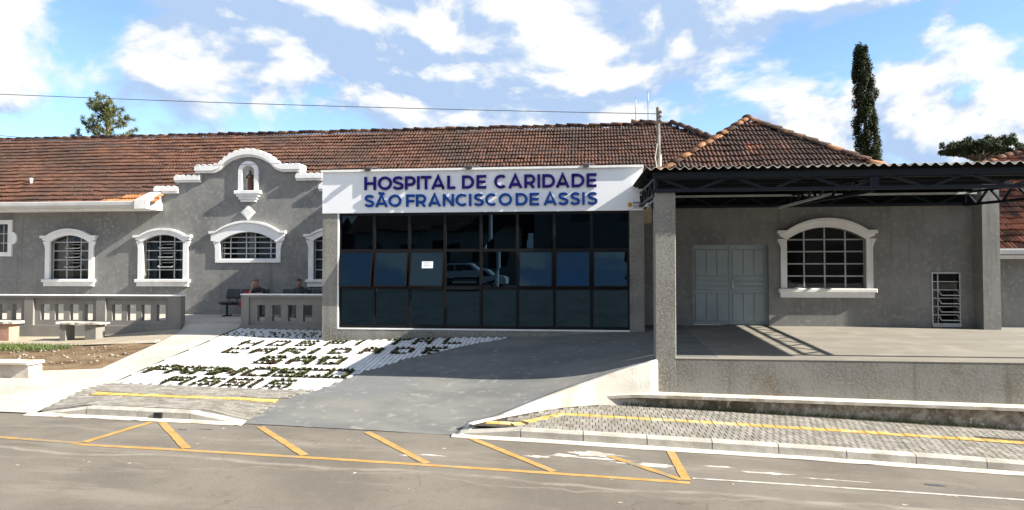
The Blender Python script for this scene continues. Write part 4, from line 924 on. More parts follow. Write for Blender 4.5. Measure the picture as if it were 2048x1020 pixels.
# ------------------------------------------------------------------ ambulance-side building under the canopy
SB = thing('side_building', (5.5, 20, 0), 'grey stuccoed building with pyramid tiled roof behind the steel canopy', 'building')
YR = 18.4
w_, h1 = arched_window(SB, 5.86, YR, .96, .95, 2.18, 2.49, .15, (1.20, 2.28, 2.41, 2.72), (.72, .95), (-.50, 0.0, .50), (1.26, 1.57, 1.88, 2.185), bar='muntin_dull')
vx0, vx1 = 8.38, 8.99; vz0, vz1 = .10, 1.33
wall_strips(1.25, 9.34, YR, YR + .28, -.3, lambda x: 3.5, [h1, (2.58, 4.46, -.02, lambda x: 2.06), (vx0, vx1, vz0, lambda x: vz1)]).build('wall', 'stucco', SB)
MB().box(9.33, 9.72, YR - .42, YR + .3, -.3, 3.95).build('pilaster', 'stucco', SB)
MB().box(9.45, 9.7, YR + .3, 24.8, -.6, 3.4).box(1.25, 1.5, YR + .28, 20.7, -.6, 3.4).build('side_wall', 'stucco', SB)
# double door
for s_, (xa, xb) in enumerate(((2.60, 3.515), (3.525, 4.44))):
    lf = MB().box(xa, xb, YR + .14, YR + .18, .012, 2.04).build('door_leaf', 'door', SB)
    def panel(x0, x1, z0, z1): MB().bbox(x0, x1, YR + .122, YR + .14, z0, z1, .012).build('door_panel', 'door', lf)
    W3 = (xb - xa - .16) / 3
    for k in range(3):
        x0 = xa + .06 + k * (W3 + .02); panel(x0, x0 + W3, 1.30, 1.94); panel(x0, x0 + W3, .10, .82)
    for z in (.90, 1.03, 1.16): panel(xa + .06, xb - .06, z, z + .10)
    if s_: 
        MB().bbox(xa + .05, xa + .09, YR + .108, YR + .12, .95, 1.15, .004).tube([(xa + .07, YR + .11, 1.07), (xa + .07, YR + .06, 1.07), (xa + .19, YR + .055, 1.07)], .011, 6).build('handle', 'metal', lf)
MB().box(2.58, 2.60, YR + .1, YR + .22, 0, 2.06).box(4.44, 4.46, YR + .1, YR + .22, 0, 2.06).box(2.60, 4.44, YR + .1, YR + .22, 2.04, 2.06).build('door_frame', 'door', SB)
MB().box(3.505, 3.535, YR + .125, YR + .14, .012, 2.04).build('door_astragal', 'door', SB)
# louvre window
lv = MB().box(vx0 - .03, vx0, YR - .015, YR + .1, vz0 - .03, vz1 + .03).box(vx1, vx1 + .03, YR - .015, YR + .1, vz0 - .03, vz1 + .03).box(vx0, vx1, YR - .014, YR + .1, vz1, vz1 + .03).box(vx0 - .02, vx1 + .03, YR - .04, YR + .1, vz0 - .09, vz0).build('louvre_window', 'muntin', SB)
xm = vx0 + .13; MB().box(xm - .012, xm + .012, YR + .02, YR + .05, vz0, vz1).build('mullion', 'muntin', lv)
n_ = 6
for k in range(n_):
    z0, z1 = vz0 + (vz1 - vz0) * k / n_, vz0 + (vz1 - vz0) * (k + 1) / n_
    MB().box(vx0, vx1, YR + .025, YR + .045, z1 - .012, z1 + .01).build('transom', 'muntin', lv)
    MB().add([(vx0 + .01, YR + .035, z0 + .01), (xm - .012, YR + .035, z0 + .01), (xm - .012, YR + .035, z1 - .014), (vx0 + .01, YR + .035, z1 - .014)], [(0, 1, 2, 3)]).build('pane', 'glass', lv)
    if k < 4:
        an = math.radians(52); h = z1 - z0 - .03; P = lambda x, s: (x, YR + .035 - math.sin(an) * h * (1 - s), z1 - .02 - math.cos(an) * h * (1 - s)); xa, xb = xm + .02, vx1 - .02; sa = MB()
        for p0, p1 in ((P(xa, 0), P(xb, 0)), (P(xb, 0), P(xb, 1)), (P(xa, 1), P(xa, 0))): sa.bar(p0, p1, .022, .022)
        sa.build('open_sash', 'muntin', lv); MB().add([P(xa, 0), P(xb, 0), P(xb, 1), P(xa, 1)], [(0, 1, 2, 3)]).build('pane', 'glass', lv)
    else: MB().add([(xm + .014, YR + .035, z0 + .01), (vx1, YR + .035, z0 + .01), (vx1, YR + .035, z1 - .014), (xm + .014, YR + .035, z1 - .014)], [(0, 1, 2, 3)]).build('pane', 'glass', lv)
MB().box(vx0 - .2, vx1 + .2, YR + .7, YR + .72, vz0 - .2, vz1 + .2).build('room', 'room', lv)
# things on the sill inside the big window
cl = thing('folded_cloth', (4.98, YR + .25, .95), 'bundled lilac cloth behind the lower left pane of the canopy window', 'cloth')
MB().ball((4.99, YR + .24, 1.06), .10, 9, 6, (1, .7, 1.1)).ball((5.09, YR + .25, 1.01), .08, 8, 6, (1.2, .8, .8)).build('bundle', 'curtainblue', cl, True)
pb = thing('paper_pile', (5.35, YR + .25, .95), 'small pile of white papers behind the lower left pane of the canopy window', 'papers')
MB().box(5.20, 5.44, YR + .2, YR + .36, .952, .99).box(5.22, 5.43, YR + .21, YR + .35, .991, 1.03).build('sheets', 'paper', pb)
# pyramid roof
AP = Vector((4.62, 21.4, 5.90)); tR = 3.50; pz = .68; EZ = AP.z - pz * tR
cs = [Vector((AP.x + sx_ * tR, AP.y + sy_ * tR, EZ)) for sx_, sy_ in ((-1, -1), (1, -1), (1, 1), (-1, 1))]
rf = MB().add([tuple(c + Vector((0, 0, -.03))) for c in cs] + [tuple(AP - Vector((0, 0, .04)))], [(0, 1, 4), (1, 2, 4), (2, 3, 4), (3, 0, 4), (3, 2, 1, 0)]).build('roof', 'room', SB)
us = Vector((0, 1, pz)); SLp = us.length * tR
def vis_p(p_):
    x, y = campx(p_); return y < 345 and x < 1850
tiled_plane(rf, cs[0], (1, 0, 0), us, 2 * tR, SLp, .222, .335, tileB, lambda a, s_: s_ / SLp * tR < a < 2 * tR - s_ / SLp * tR, 300, vis_p, lambda a, s_: .02 * math.sin(a * 1.7 + 1) * math.sin(s_ * 1.5))
tiled_plane(rf, cs[1], (0, 1, 0), Vector((-1, 0, pz)), 2 * tR, SLp, .222, .335, tileB, lambda a, s_: s_ / SLp * tR < a < 2 * tR - s_ / SLp * tR, 0, None)
tiled_plane(rf, cs[3], (0, -1, 0), Vector((1, 0, pz)), 2 * tR, SLp, .222, .335, tileB, lambda a, s_: s_ / SLp * tR < a < 2 * tR - s_ / SLp * tR, 0, None)
ridge_line(rf, cs[0] + Vector((0, 0, .045)), AP + Vector((0, 0, .05)), .38, .10, 'warmridge'); ridge_line(rf, cs[1] + Vector((0, 0, .045)), AP + Vector((0, 0, .05)), .38, .10)
MB().ball((AP.x, AP.y, AP.z + .05), .14, 10, 7, (1.2, 1, .8)).build('finial_cap', 'ridge', rf, True)

# ------------------------------------------------------------------ steel canopy
CN = thing('ambulance_canopy', (5, 15.5, -.1), 'dark steel truss canopy with wavy sheet roof on a grey pillar', 'canopy')
MB().bbox(1.15, 1.52, 13.0 - .002, 13.38, -1.7, 2.815, .012).build('pillar', 'stucco_rough', CN)
XA, XB = 1.17, 9.05; YF, YBk = 12.98, 18.22
def roofz(y): return 3.17 + (y - 12.98) * .045
# corrugated sheets
x = .98; k = 0
pitch_ = .169
while x < 9.0:
    mb = MB(); n = 6 * 8; wdt = 6 * pitch_
    ys = [12.74, 15.5, 18.392]
    for i in range(n + 1):
        xx = x + wdt * i / n; c_ = .026 * math.cos(2 * math.pi * (i / 8)) + random.gauss(0, .0008)
        for yy in ys: mb.v.append((xx, yy + (random.gauss(0, .003)), roofz(yy) + .062 + c_ + .004 * (k % 2)))
        for yy in ys: mb.v.append((xx, yy, roofz(yy) + .054 + c_ + .004 * (k % 2)))
    for i in range(n):
        a = 6 * i; b_ = a + 6; mb.f += [(a, b_, b_ + 1, a + 1), (a + 1, b_ + 1, b_ + 2, a + 2), (a + 3, a + 4, b_ + 4, b_ + 3), (a + 4, a + 5, b_ + 5, b_ + 4), (a, a + 3, b_ + 3, b_)]
    mb.f += [(0, 1, 4, 3), (1, 2, 5, 4)]; e = 6 * n; mb.f += [(e, e + 3, e + 4, e + 1), (e + 1, e + 4, e + 5, e + 2)]
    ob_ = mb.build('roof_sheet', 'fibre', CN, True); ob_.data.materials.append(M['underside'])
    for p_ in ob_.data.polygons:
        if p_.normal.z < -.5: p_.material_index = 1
    x += wdt; k += 1
def truss(p, q, depth, n, name='truss', end=True):
    """flat truss from p to q (top chord), verticals at the ends, zigzag between"""
    p = Vector(p); q = Vector(q); dn_ = Vector((0, 0, -depth))
    t_ = MB().bar(p, q, .06, .05).build(name, 'steel', CN)
    MB().bar(p + dn_, q + dn_, .075, .06).build('bottom_chord', 'steel', t_)
    for k in range(n):
        a = p.lerp(q, k / n); m_ = p.lerp(q, (k + .5) / n); b_ = p.lerp(q, (k + 1) / n); o_ = (q - p).normalized() * .06
        MB().bar(a + o_, m_ + dn_ - o_ * .5, .046, .042).build('diagonal', 'steel', t_); MB().bar(m_ + dn_ + o_ * .5, b_ - o_, .046, .042).build('diagonal', 'steel', t_)
    if end:
        for a in (p, q): MB().bar(a, a + dn_, .05, .05).build('end_post', 'steel', t_)
    return t_
MB().box(XA - .06, 13.3, 12.90, 12.95, 3.055, 3.165).build('edge_channel', 'steel', CN)
truss((XA, YF, 3.06), (13.2, YF, 3.06), .215, 9)
MB().bbox(12.9, 13.27, 13.0 - .002, 13.38, -2.2, 2.815, .012).build('pillar', 'stucco_rough', CN)
truss((XA, YBk, 3.27), (XB, YBk, 3.27), .24, 6)
for X_ in (XA, XB): truss((X_, YF + .06, 3.07), (X_, YBk - .06, 3.30), .30, 5)
truss((4.95, YF + .06, 3.05), (4.95, YBk - .06, 3.28), .25, 6)
MB().box(4.87, 5.03, 12.94, 13.02, 2.85, 3.05).build('gusset', 'steel', CN)
for y in (14.2, 15.3, 16.4, 17.4): MB().box(XA - .1, XB + .1, y - .025, y + .025, roofz(y) - .035, roofz(y) + .022).build('purlin', 'steel', CN)
MB().box(1.55, 9.2, 17.93, 17.97, 3.235, 3.285).build('rear_rail', 'muntin', CN)
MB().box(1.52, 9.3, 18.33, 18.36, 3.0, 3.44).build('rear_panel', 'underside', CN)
MB().bar((4.95, 15.2, 2.98), (4.5, 17.6, 2.92), .05, .05).build('pale_brace', 'muntin', CN)
lm = thing('security_camera', (1.13, 13.45, 2.52), 'small grey security camera hanging beside the canopy pillar', 'camera')
MB().bar((1.15, 13.3, 2.7), (1.06, 13.3, 2.62), .03).build('bracket', 'metal', lm); MB().tube([(1.07, 13.36, 2.63), (1.0, 13.16, 2.55)], [.045, .04], 10).build('camera_body', 'muntin', lm, True); MB().tube([(1.0, 13.16, 2.55), (.99, 13.13, 2.54)], .03, 10).build('lens', 'black', lm)

# ------------------------------------------------------------------ neighbouring building at the right edge
NB = thing('neighbour_building', (14, 23, -.3), 'low grey building with reddish tiled roof at the right edge', 'building')
MB().box(10.9, 26, 21.1, 21.35, -1.2, 1.95).box(10.9, 11.1, 21.35, 29, -1.2, 1.9).build('wall', 'stucco', NB)
nE = Vector((10.95, 20.62, 1.98)); nus = Vector((0, 1, .68)); nz = lambda y: 1.93 + .68 * (y - 20.66)
rf = MB().add([(11.0, 20.66, 1.93), (26, 20.66, 1.93), (26, 27.6, nz(27.6)), (18.4, 27.6, nz(27.6)), (12.9, 25.0, nz(25.0)), (11.0, 27.2, 1.93), (26, 34.5, 1.93), (11.0, 34.5, 1.93)], [(0, 1, 2, 3, 4), (0, 4, 5), (4, 3, 7, 5), (3, 2, 6, 7)]).build('roof', 'tile_red', NB)
def in_nb(a, s_):
    y = 20.62 + s_ / nus.length; x = 10.95 + a; return x > 11.0 + (y - 20.66) * 1.9 / 4.34 - .05 and y < 25.0 + (x - 12.9) * .473
tiled_plane(rf, nE, (1, 0, 0), nus, 14, nus.length * 7.0, .222, .335, tileC, in_nb, 200, lambda p_: campx(p_)[0] < 2060)
ridge_line(rf, (12.0, 23.0, nz(23.0) + .1), (12.9, 25.0, nz(25.0) + .09), .38, .12); ridge_line(rf, (12.9, 25.0, nz(25.0) + .09), (18.4, 27.6, nz(27.6) + .09), .38, .12)
MB().box(10.95, 26, 20.52, 20.62, 1.86, 2.0).box(10.93, 26, 20.5, 20.53, 1.955, 2.005).build('gutter', 'gutter', NB); MB().box(10.95, 26, 20.621, 21.1, 1.78, 1.84).build('soffit', 'balus', NB); MB().box(10.95, 26, 20.53, 20.6, 1.72, 1.85).build('fascia', 'balus', NB)
MB().hexa([(10.75, 20.5, 1.75), (10.94, 20.5, 1.75), (10.94, 21.1, 1.75), (10.75, 21.1, 1.75), (10.75, 20.5, 2.0), (10.94, 20.5, 2.0), (10.94, 21.1, 2.36), (10.75, 21.1, 2.36)]).build('verge_board', 'white', NB)

# ------------------------------------------------------------------ porch balustrades
def balustrade(root, x0, x1, panels, ztop, zbase, y0, plinth_z):
    top = MB().bbox(x0 - .02, x1 + .02, y0 - .03, y0 + .25, ztop - .035, ztop, .008).build('top_rail', 'white', root)
    MB().box(x0, x1, y0, y0 + .22, ztop - .10, ztop - .037).build('rail_beam', 'balus', root)
    MB().box(x0, x1, y0 - .02, y0 + .22, plinth_z - .6, zbase).build('plinth', 'balus', root)
    prev = x0
    for (pa, pb, hs, hz0, hz1) in panels:
        if pa > prev + .01: MB().box(prev, pa, y0, y0 + .22, zbase, ztop - .10).build('post', 'balus', root)
        pts = [pa] + [v for h in hs for v in h] + [pb]; yy0, yy1 = y0 + .065, y0 + .20
        mb = wall_strips(pa, pb, yy0, yy1, zbase, lambda x: ztop - .10, [(h[0], h[1], hz0, (lambda zz: (lambda x: zz))(hz1)) for h in hs])
        mb.build('panel', 'balus', root); prev = pb
    if x1 > prev + .01: MB().box(prev, x1, y0, y0 + .22, zbase, ztop - .10).build('post', 'balus', root)
b1 = thing('balustrade', (-14, 18.6, -.4), 'long grey balustrade with rectangular openings left of the path', 'balustrade')
P3 = [(-15.92, -13.97, [(-15.74, -15.46), (-15.29, -15.02), (-14.83, -14.56), (-14.37, -14.12)], -.01, .44), (-13.69, -11.79, [(-13.53, -13.24), (-13.07, -12.80), (-12.63, -12.36), (-12.18, -11.91)], -.01, .44)]
P3 = [(-20.4, -18.46, [(-20.2, -19.93), (-19.75, -19.48), (-19.3, -19.03), (-18.85, -18.58)], -.01, .44), (-18.17, -16.2, [(-17.98, -17.70), (-17.53, -17.26), (-17.07, -16.80), (-16.62, -16.35)], -.01, .44)] + P3
balustrade(b1, -22.6, -11.42, P3, .715, -.155, 18.42, -.45)
b2 = thing('balustrade', (-8.4, 18.6, -.2), 'short grey balustrade with four openings between path and glass pavilion', 'balustrade')
balustrade(b2, -9.64, -6.76, [(-9.42, -7.2, [(-9.2, -8.98), (-8.77, -8.52), (-8.32, -8.08), (-7.88, -7.62)], .0, .45)], .76, -.10, 18.42, -.2)

# ------------------------------------------------------------------ garden: benches, block, stones, grass
def bench(x0, x1, y, z, mat, label, legs):
    r = thing('stone_bench', ((x0 + x1) / 2, y, z), label, 'bench', 'stone benches by the balustrade')
    mb = MB(); n = 12
    top = [(x0 + (x1 - x0) * i / n, y - .2 + random.gauss(0, .014)) for i in range(n + 1)] + [(x1 - (x1 - x0) * i / n, y + .2) for i in range(n + 1)]
    mb.pxy(top, -.055, .0); mb.v = [(a, b_, c_ + random.gauss(0, .006)) for a, b_, c_ in mb.v]; mb.build('slab', 'slab', r)
    for (a, b_) in legs: MB().box(a, b_, y - .17, y + .18, z - .1, -.056).build('leg', mat, r)
bench(-14.44, -13.17, 17.72, -.46, 'balus', 'stone bench with pale slab on two grey legs before the balustrade', [(-14.37, -14.20), (-13.63, -13.31)])
bench(-17.4, -15.74, 17.72, -.48, 'redstone', 'stone bench with reddish legs at the left edge', [(-17.2, -16.9), (-16.17, -15.88)])
bk = thing('concrete_block', (-11.6, 12.8, -.72), 'low white topped concrete block at the left edge by the path', 'block')
MB().hexa([(-13.2, 12.55, -.9), (-10.95, 12.62, -.9), (-10.95, 12.95, -.9), (-13.2, 12.95, -.9), (-13.2, 12.55, -.46), (-11.0, 12.62, -.46), (-10.98, 12.95, -.46), (-13.2, 12.95, -.46)]).build('block_body', 'ledge', bk)
MB().bbox(-13.22, -10.93, 12.52, 12.97, -.458, -.40, .015).build('coping', 'ledge', bk)
cv = thing('drain_lip', (-11.0, 16.75, -.42), 'small concrete lip at the corner of garden path and ramp', 'kerbstone')
MB().hexa([(-11.5, 16.55, -.5), (-10.95, 16.6, -.5), (-10.92, 16.78, -.5), (-11.5, 16.75, -.5), (-11.48, 16.57, -.40), (-10.97, 16.62, -.36), (-10.94, 16.76, -.36), (-11.48, 16.73, -.40)]).build('lip', 'ledge', cv)
mb = MB()
for _ in range(260):
    x = random.uniform(-16.5, -10.7); y = random.uniform(13.5, 16.3)
    if not in_poly(x, y, [(-24, 13.3), (-11.6, 13.5), (-10.4, 14.0), (-10.6, 14.8), (-10.9, 16.3), (-24, 16.6)]): continue
    r_ = random.choice([.015, .02, .025, .03, .045]); z = float(G(x, y)); mb.ball((x, y, z), r_, 5, 4, (random.uniform(.8, 1.5), random.uniform(.7, 1.2), random.uniform(.4, .8)))
mb.build('rubble', 'stone', kind='stuff', label='scattered pale stones on the brown garden soil', cat='stones')
mb = MB()
for _ in range(4200):
    x = random.gauss(-15.0, 1.6); y = random.gauss(16.1, .28)
    if x > -12.9 or y > 16.7: continue
    z = float(-.55); h = random.uniform(.04, .11); a = random.uniform(0, 6.28); w2 = .012; z = -.56 + (y - 15) * .02
    mb.add([(x - w2 * math.cos(a), y - w2 * math.sin(a), z), (x + w2 * math.cos(a), y + w2 * math.sin(a), z), (x + random.gauss(0, .03), y + random.gauss(0, .03), z + h)], [(0, 1, 2)])
mb.build('grass', 'leafgrass', kind='stuff', label='patch of green grass at the edge of the garden soil', cat='grass')
mb = MB()
for _ in range(500):
    x = random.uniform(.2, 7); y = 12.77; z = float(zwalk(x, y)); h = random.uniform(.03, .09); a = random.uniform(0, 6.28); yy = y - random.random() * .03
    mb.add([(x - .008, yy, z), (x + .008, yy, z), (x + random.gauss(0, .03), yy - random.random() * .03, z + h)], [(0, 1, 2)])
mb.build('weeds', 'leafgrass', kind='stuff', label='thin dry weeds growing along the foot of the mossy wall', cat='weeds')

# ------------------------------------------------------------------ planted letters
BM_ = {'H': '1001 1001 1111 1001 1001', 'O': '1111 1001 1001 1001 1111', 'S': '1111 1000 1111 0001 1111', 'P': '1111 1001 1111 1000 1000', 'I': '1 1 1 1 1', 'T': '11111 00100 00100 00100 00100', 'A': '1111 1001 1111 1001 1001', 'L': '1000 1000 1000 1000 1111', 'C': '1111 1000 1000 1000 1111', 'R': '1111 1001 1110 1011 1001', 'D': '1110 1001 1001 1001 1110', 'E': '1111 1000 1110 1000 1111', 'F': '1111 1000 1110 1000 1000', 'N': '1001 1101 1111 1011 1001'}
def plant(mb, x, y, z, r, n=20):
    r *= .84
    for k in range(n):
        th = random.uniform(0, 6.28); el = random.uniform(.1, 1.0); l_ = r * random.uniform(.7, 1.15); w2 = r * .34
        d = Vector((math.cos(th) * math.cos(el), math.sin(th) * math.cos(el), math.sin(el))); s_ = Vector((-math.sin(th), math.cos(th), 0)) * w2; b0 = Vector((x, y, z)) + d * .1 * r
        mid = b0 + d * l_ * .55; tip = b0 + d * l_ + Vector((0, 0, -.12 * l_))
        mb.add([b0, mid + s_, tip, mid - s_], [(0, 1, 2, 3)])
ORD = ['first', 'second', 'third', 'fourth', 'fifth', 'sixth', 'seventh', 'eighth', 'ninth']
for wd, y0, dep, xs, rr, cw_ in (('HOSPITAL', 16.28, .58, [-8.57, -7.85, -7.13, -6.41, -5.62, -4.94, -4.22, -3.48], .075, .105), ('CARIDADE', 15.40, .52, [-8.51, -7.82, -7.09, -6.38, -5.96, -5.22, -4.48, -3.76], .085, .11), ('SAO', 14.42, .62, [-7.21, -6.51, -5.81], .105, .12), ('FRANCISCO', 13.40, .62, [-9.08, -8.62, -8.08, -7.59, -6.97, -6.49, -6.31, -5.80, -5.29], .095, .115), ('ASSIS', 12.66, .50, [-8.20, -7.57, -6.99, -6.43, -6.13], .08, .11)):
    for li, (c, x0) in enumerate(zip(wd, xs)):
        rowsb = BM_[c].split(); mb = MB(); x0 = x0 + .02; cells = []
        for ri, rs in enumerate(rowsb):
            for ci, b_ in enumerate(rs):
                if b_ == '1':
                    x = x0 + ci * cw_ * 1.14 + random.gauss(0, .008); y = y0 + (4 - ri) * dep / 4 * .84 + random.gauss(0, .01); mb_r = rr * random.uniform(.75, 1.2)
                    if in_poly(x, y, bpoly):
                        plant(mb, x, y, float(G(x, y)), mb_r); cells.append((x0 + ci * cw_ * 1.14, y0 + (4 - ri) * dep / 4 * .84))
        if not mb.v: continue
        lab = f'clump of low plants forming the {ORD[li]} letter, {c}, in the planted word {wd}' if wd != 'SAO' else f'clump of low plants forming {c} in the planted word above FRANCISCO'
        nl = len(mb.f); hx, hy = cw_ * .47, dep / 8 * .84
        for x, y in cells: mb.add([(x + sx_ * hx, y + sy_ * hy, float(G(x + sx_ * hx, y + sy_ * hy)) + .006) for sx_, sy_ in ((-1, -1), (1, -1), (1, 1), (-1, 1))], [(0, 1, 2, 3)])
        o_ = mb.build('plant_letter', 'plant', label=lab, cat='plants', group='planted letters in the white bed'); o_.data.materials.append(M['mulch'])
        for k in range(nl, len(o_.data.polygons)): o_.data.polygons[k].material_index = 1
mb = MB()
for y0 in (17.35, 17.60, 17.85):
    x = -9.55
    while x < -6.85:
        if random.random() > .2: plant(mb, x + random.gauss(0, .04), y0 + random.gauss(0, .02), float(G(x, y0)), .07 * random.uniform(.7, 1.2), 12)
        x += .125
mb.build('plant_border', 'plant', kind='stuff', label='shaded border of small plants before the short balustrade', cat='plants')

# ------------------------------------------------------------------ waiting seats and people on the porch
def seat_row(xc, label):
    r = thing('waiting_seats', (xc, 20.7, 0), label, 'seats', 'waiting seats on the porch')
    for k in (-1, 0, 1):
        x = xc + k * .485; n = 10; bk_ = MB()
        for i, zf in enumerate(np.linspace(0, 1, 6)):
            z = .53 + .30 * zf; hw_ = .222 - .03 * max(0, zf - .7); yb = 20.90 + .06 * zf
            for j in range(n + 1): u = -1 + 2 * j / n; bk_.v.append((x + u * hw_, yb + .03 * (u * u) * -1, z)); 
        for i in range(5):
            for j in range(n): a = i * (n + 1) + j; bk_.f.append((a, a + 1, a + n + 2, a + n + 1))
        m0 = len(bk_.v); bk_.v += [(a, b_ + .03, c_) for a, b_, c_ in bk_.v[:m0]]; bk_.f += [tuple(m0 + q for q in reversed(f_)) for f_ in bk_.f[:5 * n]]
        ed = list(range(n + 1)) + [(i + 1) * (n + 1) + n for i in range(5)] + [5 * (n + 1) + j for j in range(n - 1, -1, -1)] + [i * (n + 1) for i in range(4, 0, -1)]
        bk_.f += [(ed[i], m0 + ed[i], m0 + ed[(i + 1) % len(ed)], ed[(i + 1) % len(ed)]) for i in range(len(ed))]
        bk_.build('backrest', 'blackseat', r, True)
        MB().bbox(x - .225, x + .225, 20.42, 20.86, .395, .445, .018).build('seat', 'blackseat', r)
        MB().bar((x - .12, 20.84, .40), (x - .12, 20.93, .58), .025).bar((x + .12, 20.84, .40), (x + .12, 20.93, .58), .025).build('back_support', 'black', r)
    MB().box(xc - .76, xc + .76, 20.62, 20.68, .34, .394).build('beam', 'black', r)
    for s_ in (-.55, .55):
        MB().box(xc + s_ - .025, xc + s_ + .025, 20.625, 20.675, .03, .339).build('leg', 'black', r); MB().bbox(xc + s_ - .03, xc + s_ + .03, 20.38, 20.92, -.002, .03, .008).build('foot', 'black', r)
seat_row(-10.72, 'black waiting seats under the wide arched window, left of the two sets')
seat_row(-8.87, 'black waiting seats behind the short balustrade beside the pavilion')
def sdf_person(name, label, caps, head, hair_m, loc):
    """body from tapered capsules fused by voxel remesh into one surface; caps: (p, q, r0, r1, material)"""
    bm = MB()
    for p_, q, r0, r1, _ in caps:
        p_ = Vector(p_); q = Vector(q); n = 5; bm.tube([p_.lerp(q, i / n) for i in range(n + 1)], [r0 + (r1 - r0) * i / n for i in range(n + 1)], 10)
        bm.ball(p_, r0, 10, 7); bm.ball(q, r1, 10, 7)
    o = bpy.data.objects.new('tmp', bm.mesh('tmp', 'skin')); COL.objects.link(o)
    md = o.modifiers.new('r', 'REMESH'); md.mode = 'VOXEL'; md.voxel_size = .011
    ms = o.modifiers.new('s', 'SMOOTH'); ms.factor = .5; ms.iterations = 3
    dg = bpy.context.evaluated_depsgraph_get(); me = bpy.data.meshes.new_from_object(o.evaluated_get(dg)); bpy.data.objects.remove(o)
    me.materials.clear(); mats = []
    for c_ in caps:
        if c_[4] not in mats: mats.append(c_[4])
    for m_ in mats: me.materials.append(M[m_])
    C_ = np.array([p_.center[:] for p_ in me.polygons]); best = np.full(len(C_), 9e9); idx = np.zeros(len(C_), int)
    for p_, q, r0, r1, m_ in caps:
        p_ = np.array(p_, float); q = np.array(q, float); d = q - p_; t_ = np.clip(((C_ - p_) @ d) / max(d @ d, 1e-9), 0, 1); dist = np.linalg.norm(C_ - p_ - t_[:, None] * d, axis=1) - (r0 + (r1 - r0) * t_)
        w = dist < best; best[w] = dist[w]; idx[w] = mats.index(m_)
    me.polygons.foreach_set('material_index', idx.tolist()); me.polygons.foreach_set('use_smooth', [True] * len(me.polygons)); me.name = name
    r = thing(name, loc, label, 'person'); link('body', me, r)
    hx, hy, hz = head
    hb = MB().ball((hx, hy + .012, hz + .028), .098, 14, 10, (.86, 1.02, 1.08)); hb.v = [(a, b_, c_) for a, b_, c_ in hb.v]
    hb.f = [f_ for f_ in hb.f if not (np.mean([hb.v[i][1] for i in f_]) < hy - .035 and np.mean([hb.v[i][2] for i in f_]) < hz + .07) and np.mean([hb.v[i][2] for i in f_]) > hz - .06]
    hb.build('hair', hair_m, r, True)
    for s_ in (-1, 1): MB().ball((hx + s_ * .033, hy - .083, hz + .012), .011, 7, 5).build('eye', 'black', r)
    return r
def hand(caps, w, d, sk, spread=Vector((1, 0, 0)), curl=.5):
    """palm plus five unequal fingers, from wrist w along direction d"""
    w = Vector(w); d = Vector(d).normalized(); sp = Vector(spread).normalized(); nrm = d.cross(sp); pe = w + d * .085
    caps.append((w, pe, .028, .034, sk))
    for k, (o_, l_) in enumerate(((-.03, .06), (-.01, .072), (.01, .076), (.03, .066))):
        a = pe + sp * o_; m_ = a + d * l_ * .55; caps.append((a, m_, .0105, .0095, sk)); caps.append((m_, m_ + (d * (1 - curl) + nrm * curl).normalized() * l_ * .5, .0095, .008, sk))
    a = w + d * .03 - sp * .03; m_ = a - sp * .03 + d * .02; caps.append((a, m_, .013, .011, sk)); caps.append((m_, m_ + d * .035, .011, .009, sk))
def head_caps(caps, h, sk, neck_from):
    h = Vector(h)
    caps.append((Vector(neck_from), h + Vector((0, .02, -.08)), .056, .05, sk)); caps.append((h + Vector((0, .015, .035)), h + Vector((0, -.005, -.035)), .088, .075, sk)); caps.append((h + Vector((0, -.02, -.06)), h + Vector((0, -.04, -.085)), .052, .04, sk))
    caps.append((h + Vector((0, -.088, .012)), h + Vector((0, -.108, -.018)), .010, .015, sk)); caps.append((h + Vector((-.018, -.083, -.052)), h + Vector((.018, -.083, -.052)), .009, .009, sk))
    for s_ in (-1, 1): caps.append((h + Vector((s_ * .083, .02, .018)), h + Vector((s_ * .086, .015, -.018)), .016, .012, sk))
# first person: dark top, bare arms, elbow up with a hand at the face
x = -10.27; c = []; hd = (x - .02, 20.56, 1.02)
head_caps(c, hd, 'skin2', (x, 20.70, .84))
c += [((x, 20.74, .50), (x, 20.72, .62), .155, .15, 'shirt'), ((x, 20.72, .62), (x - .01, 20.69, .80), .15, .125, 'shirt'), ((x - .15, 20.70, .81), (x + .15, 20.70, .81), .06, .06, 'shirt')]
c += [((x - .15, 20.70, .81), (x - .19, 20.50, .68), .055, .045, 'shirt'), ((x - .19, 20.50, .68), (x - .065, 20.44, .90), .04, .03, 'skin2')]
hand(c, (x - .065, 20.44, .90), (.02, .04, 1), 'skin2', (1, .3, 0), .3)
c += [((x + .16, 20.70, .80), (x + .22, 20.52, .70), .055, .045, 'shirt'), ((x + .22, 20.52, .70), (x - .03, 20.42, .69), .04, .03, 'skin2')]
hand(c, (x - .03, 20.42, .69), (-1, .05, .0), 'skin2', (0, .3, 1), .5)
for s_ in (-1, 1): c += [((x + s_ * .09, 20.70, .50), (x + s_ * .11, 20.28, .52), .085, .065, 'jeans'), ((x + s_ * .11, 20.28, .52), (x + s_ * .11, 20.24, .09), .06, .042, 'jeans'), ((x + s_ * .11, 20.27, .045), (x + s_ * .115, 20.08, .035), .04, .033, 'hair')]
sdf_person('person', 'seated person in a black top resting a hand against the face', c, hd, 'hair2', (x, 20.6, 0))
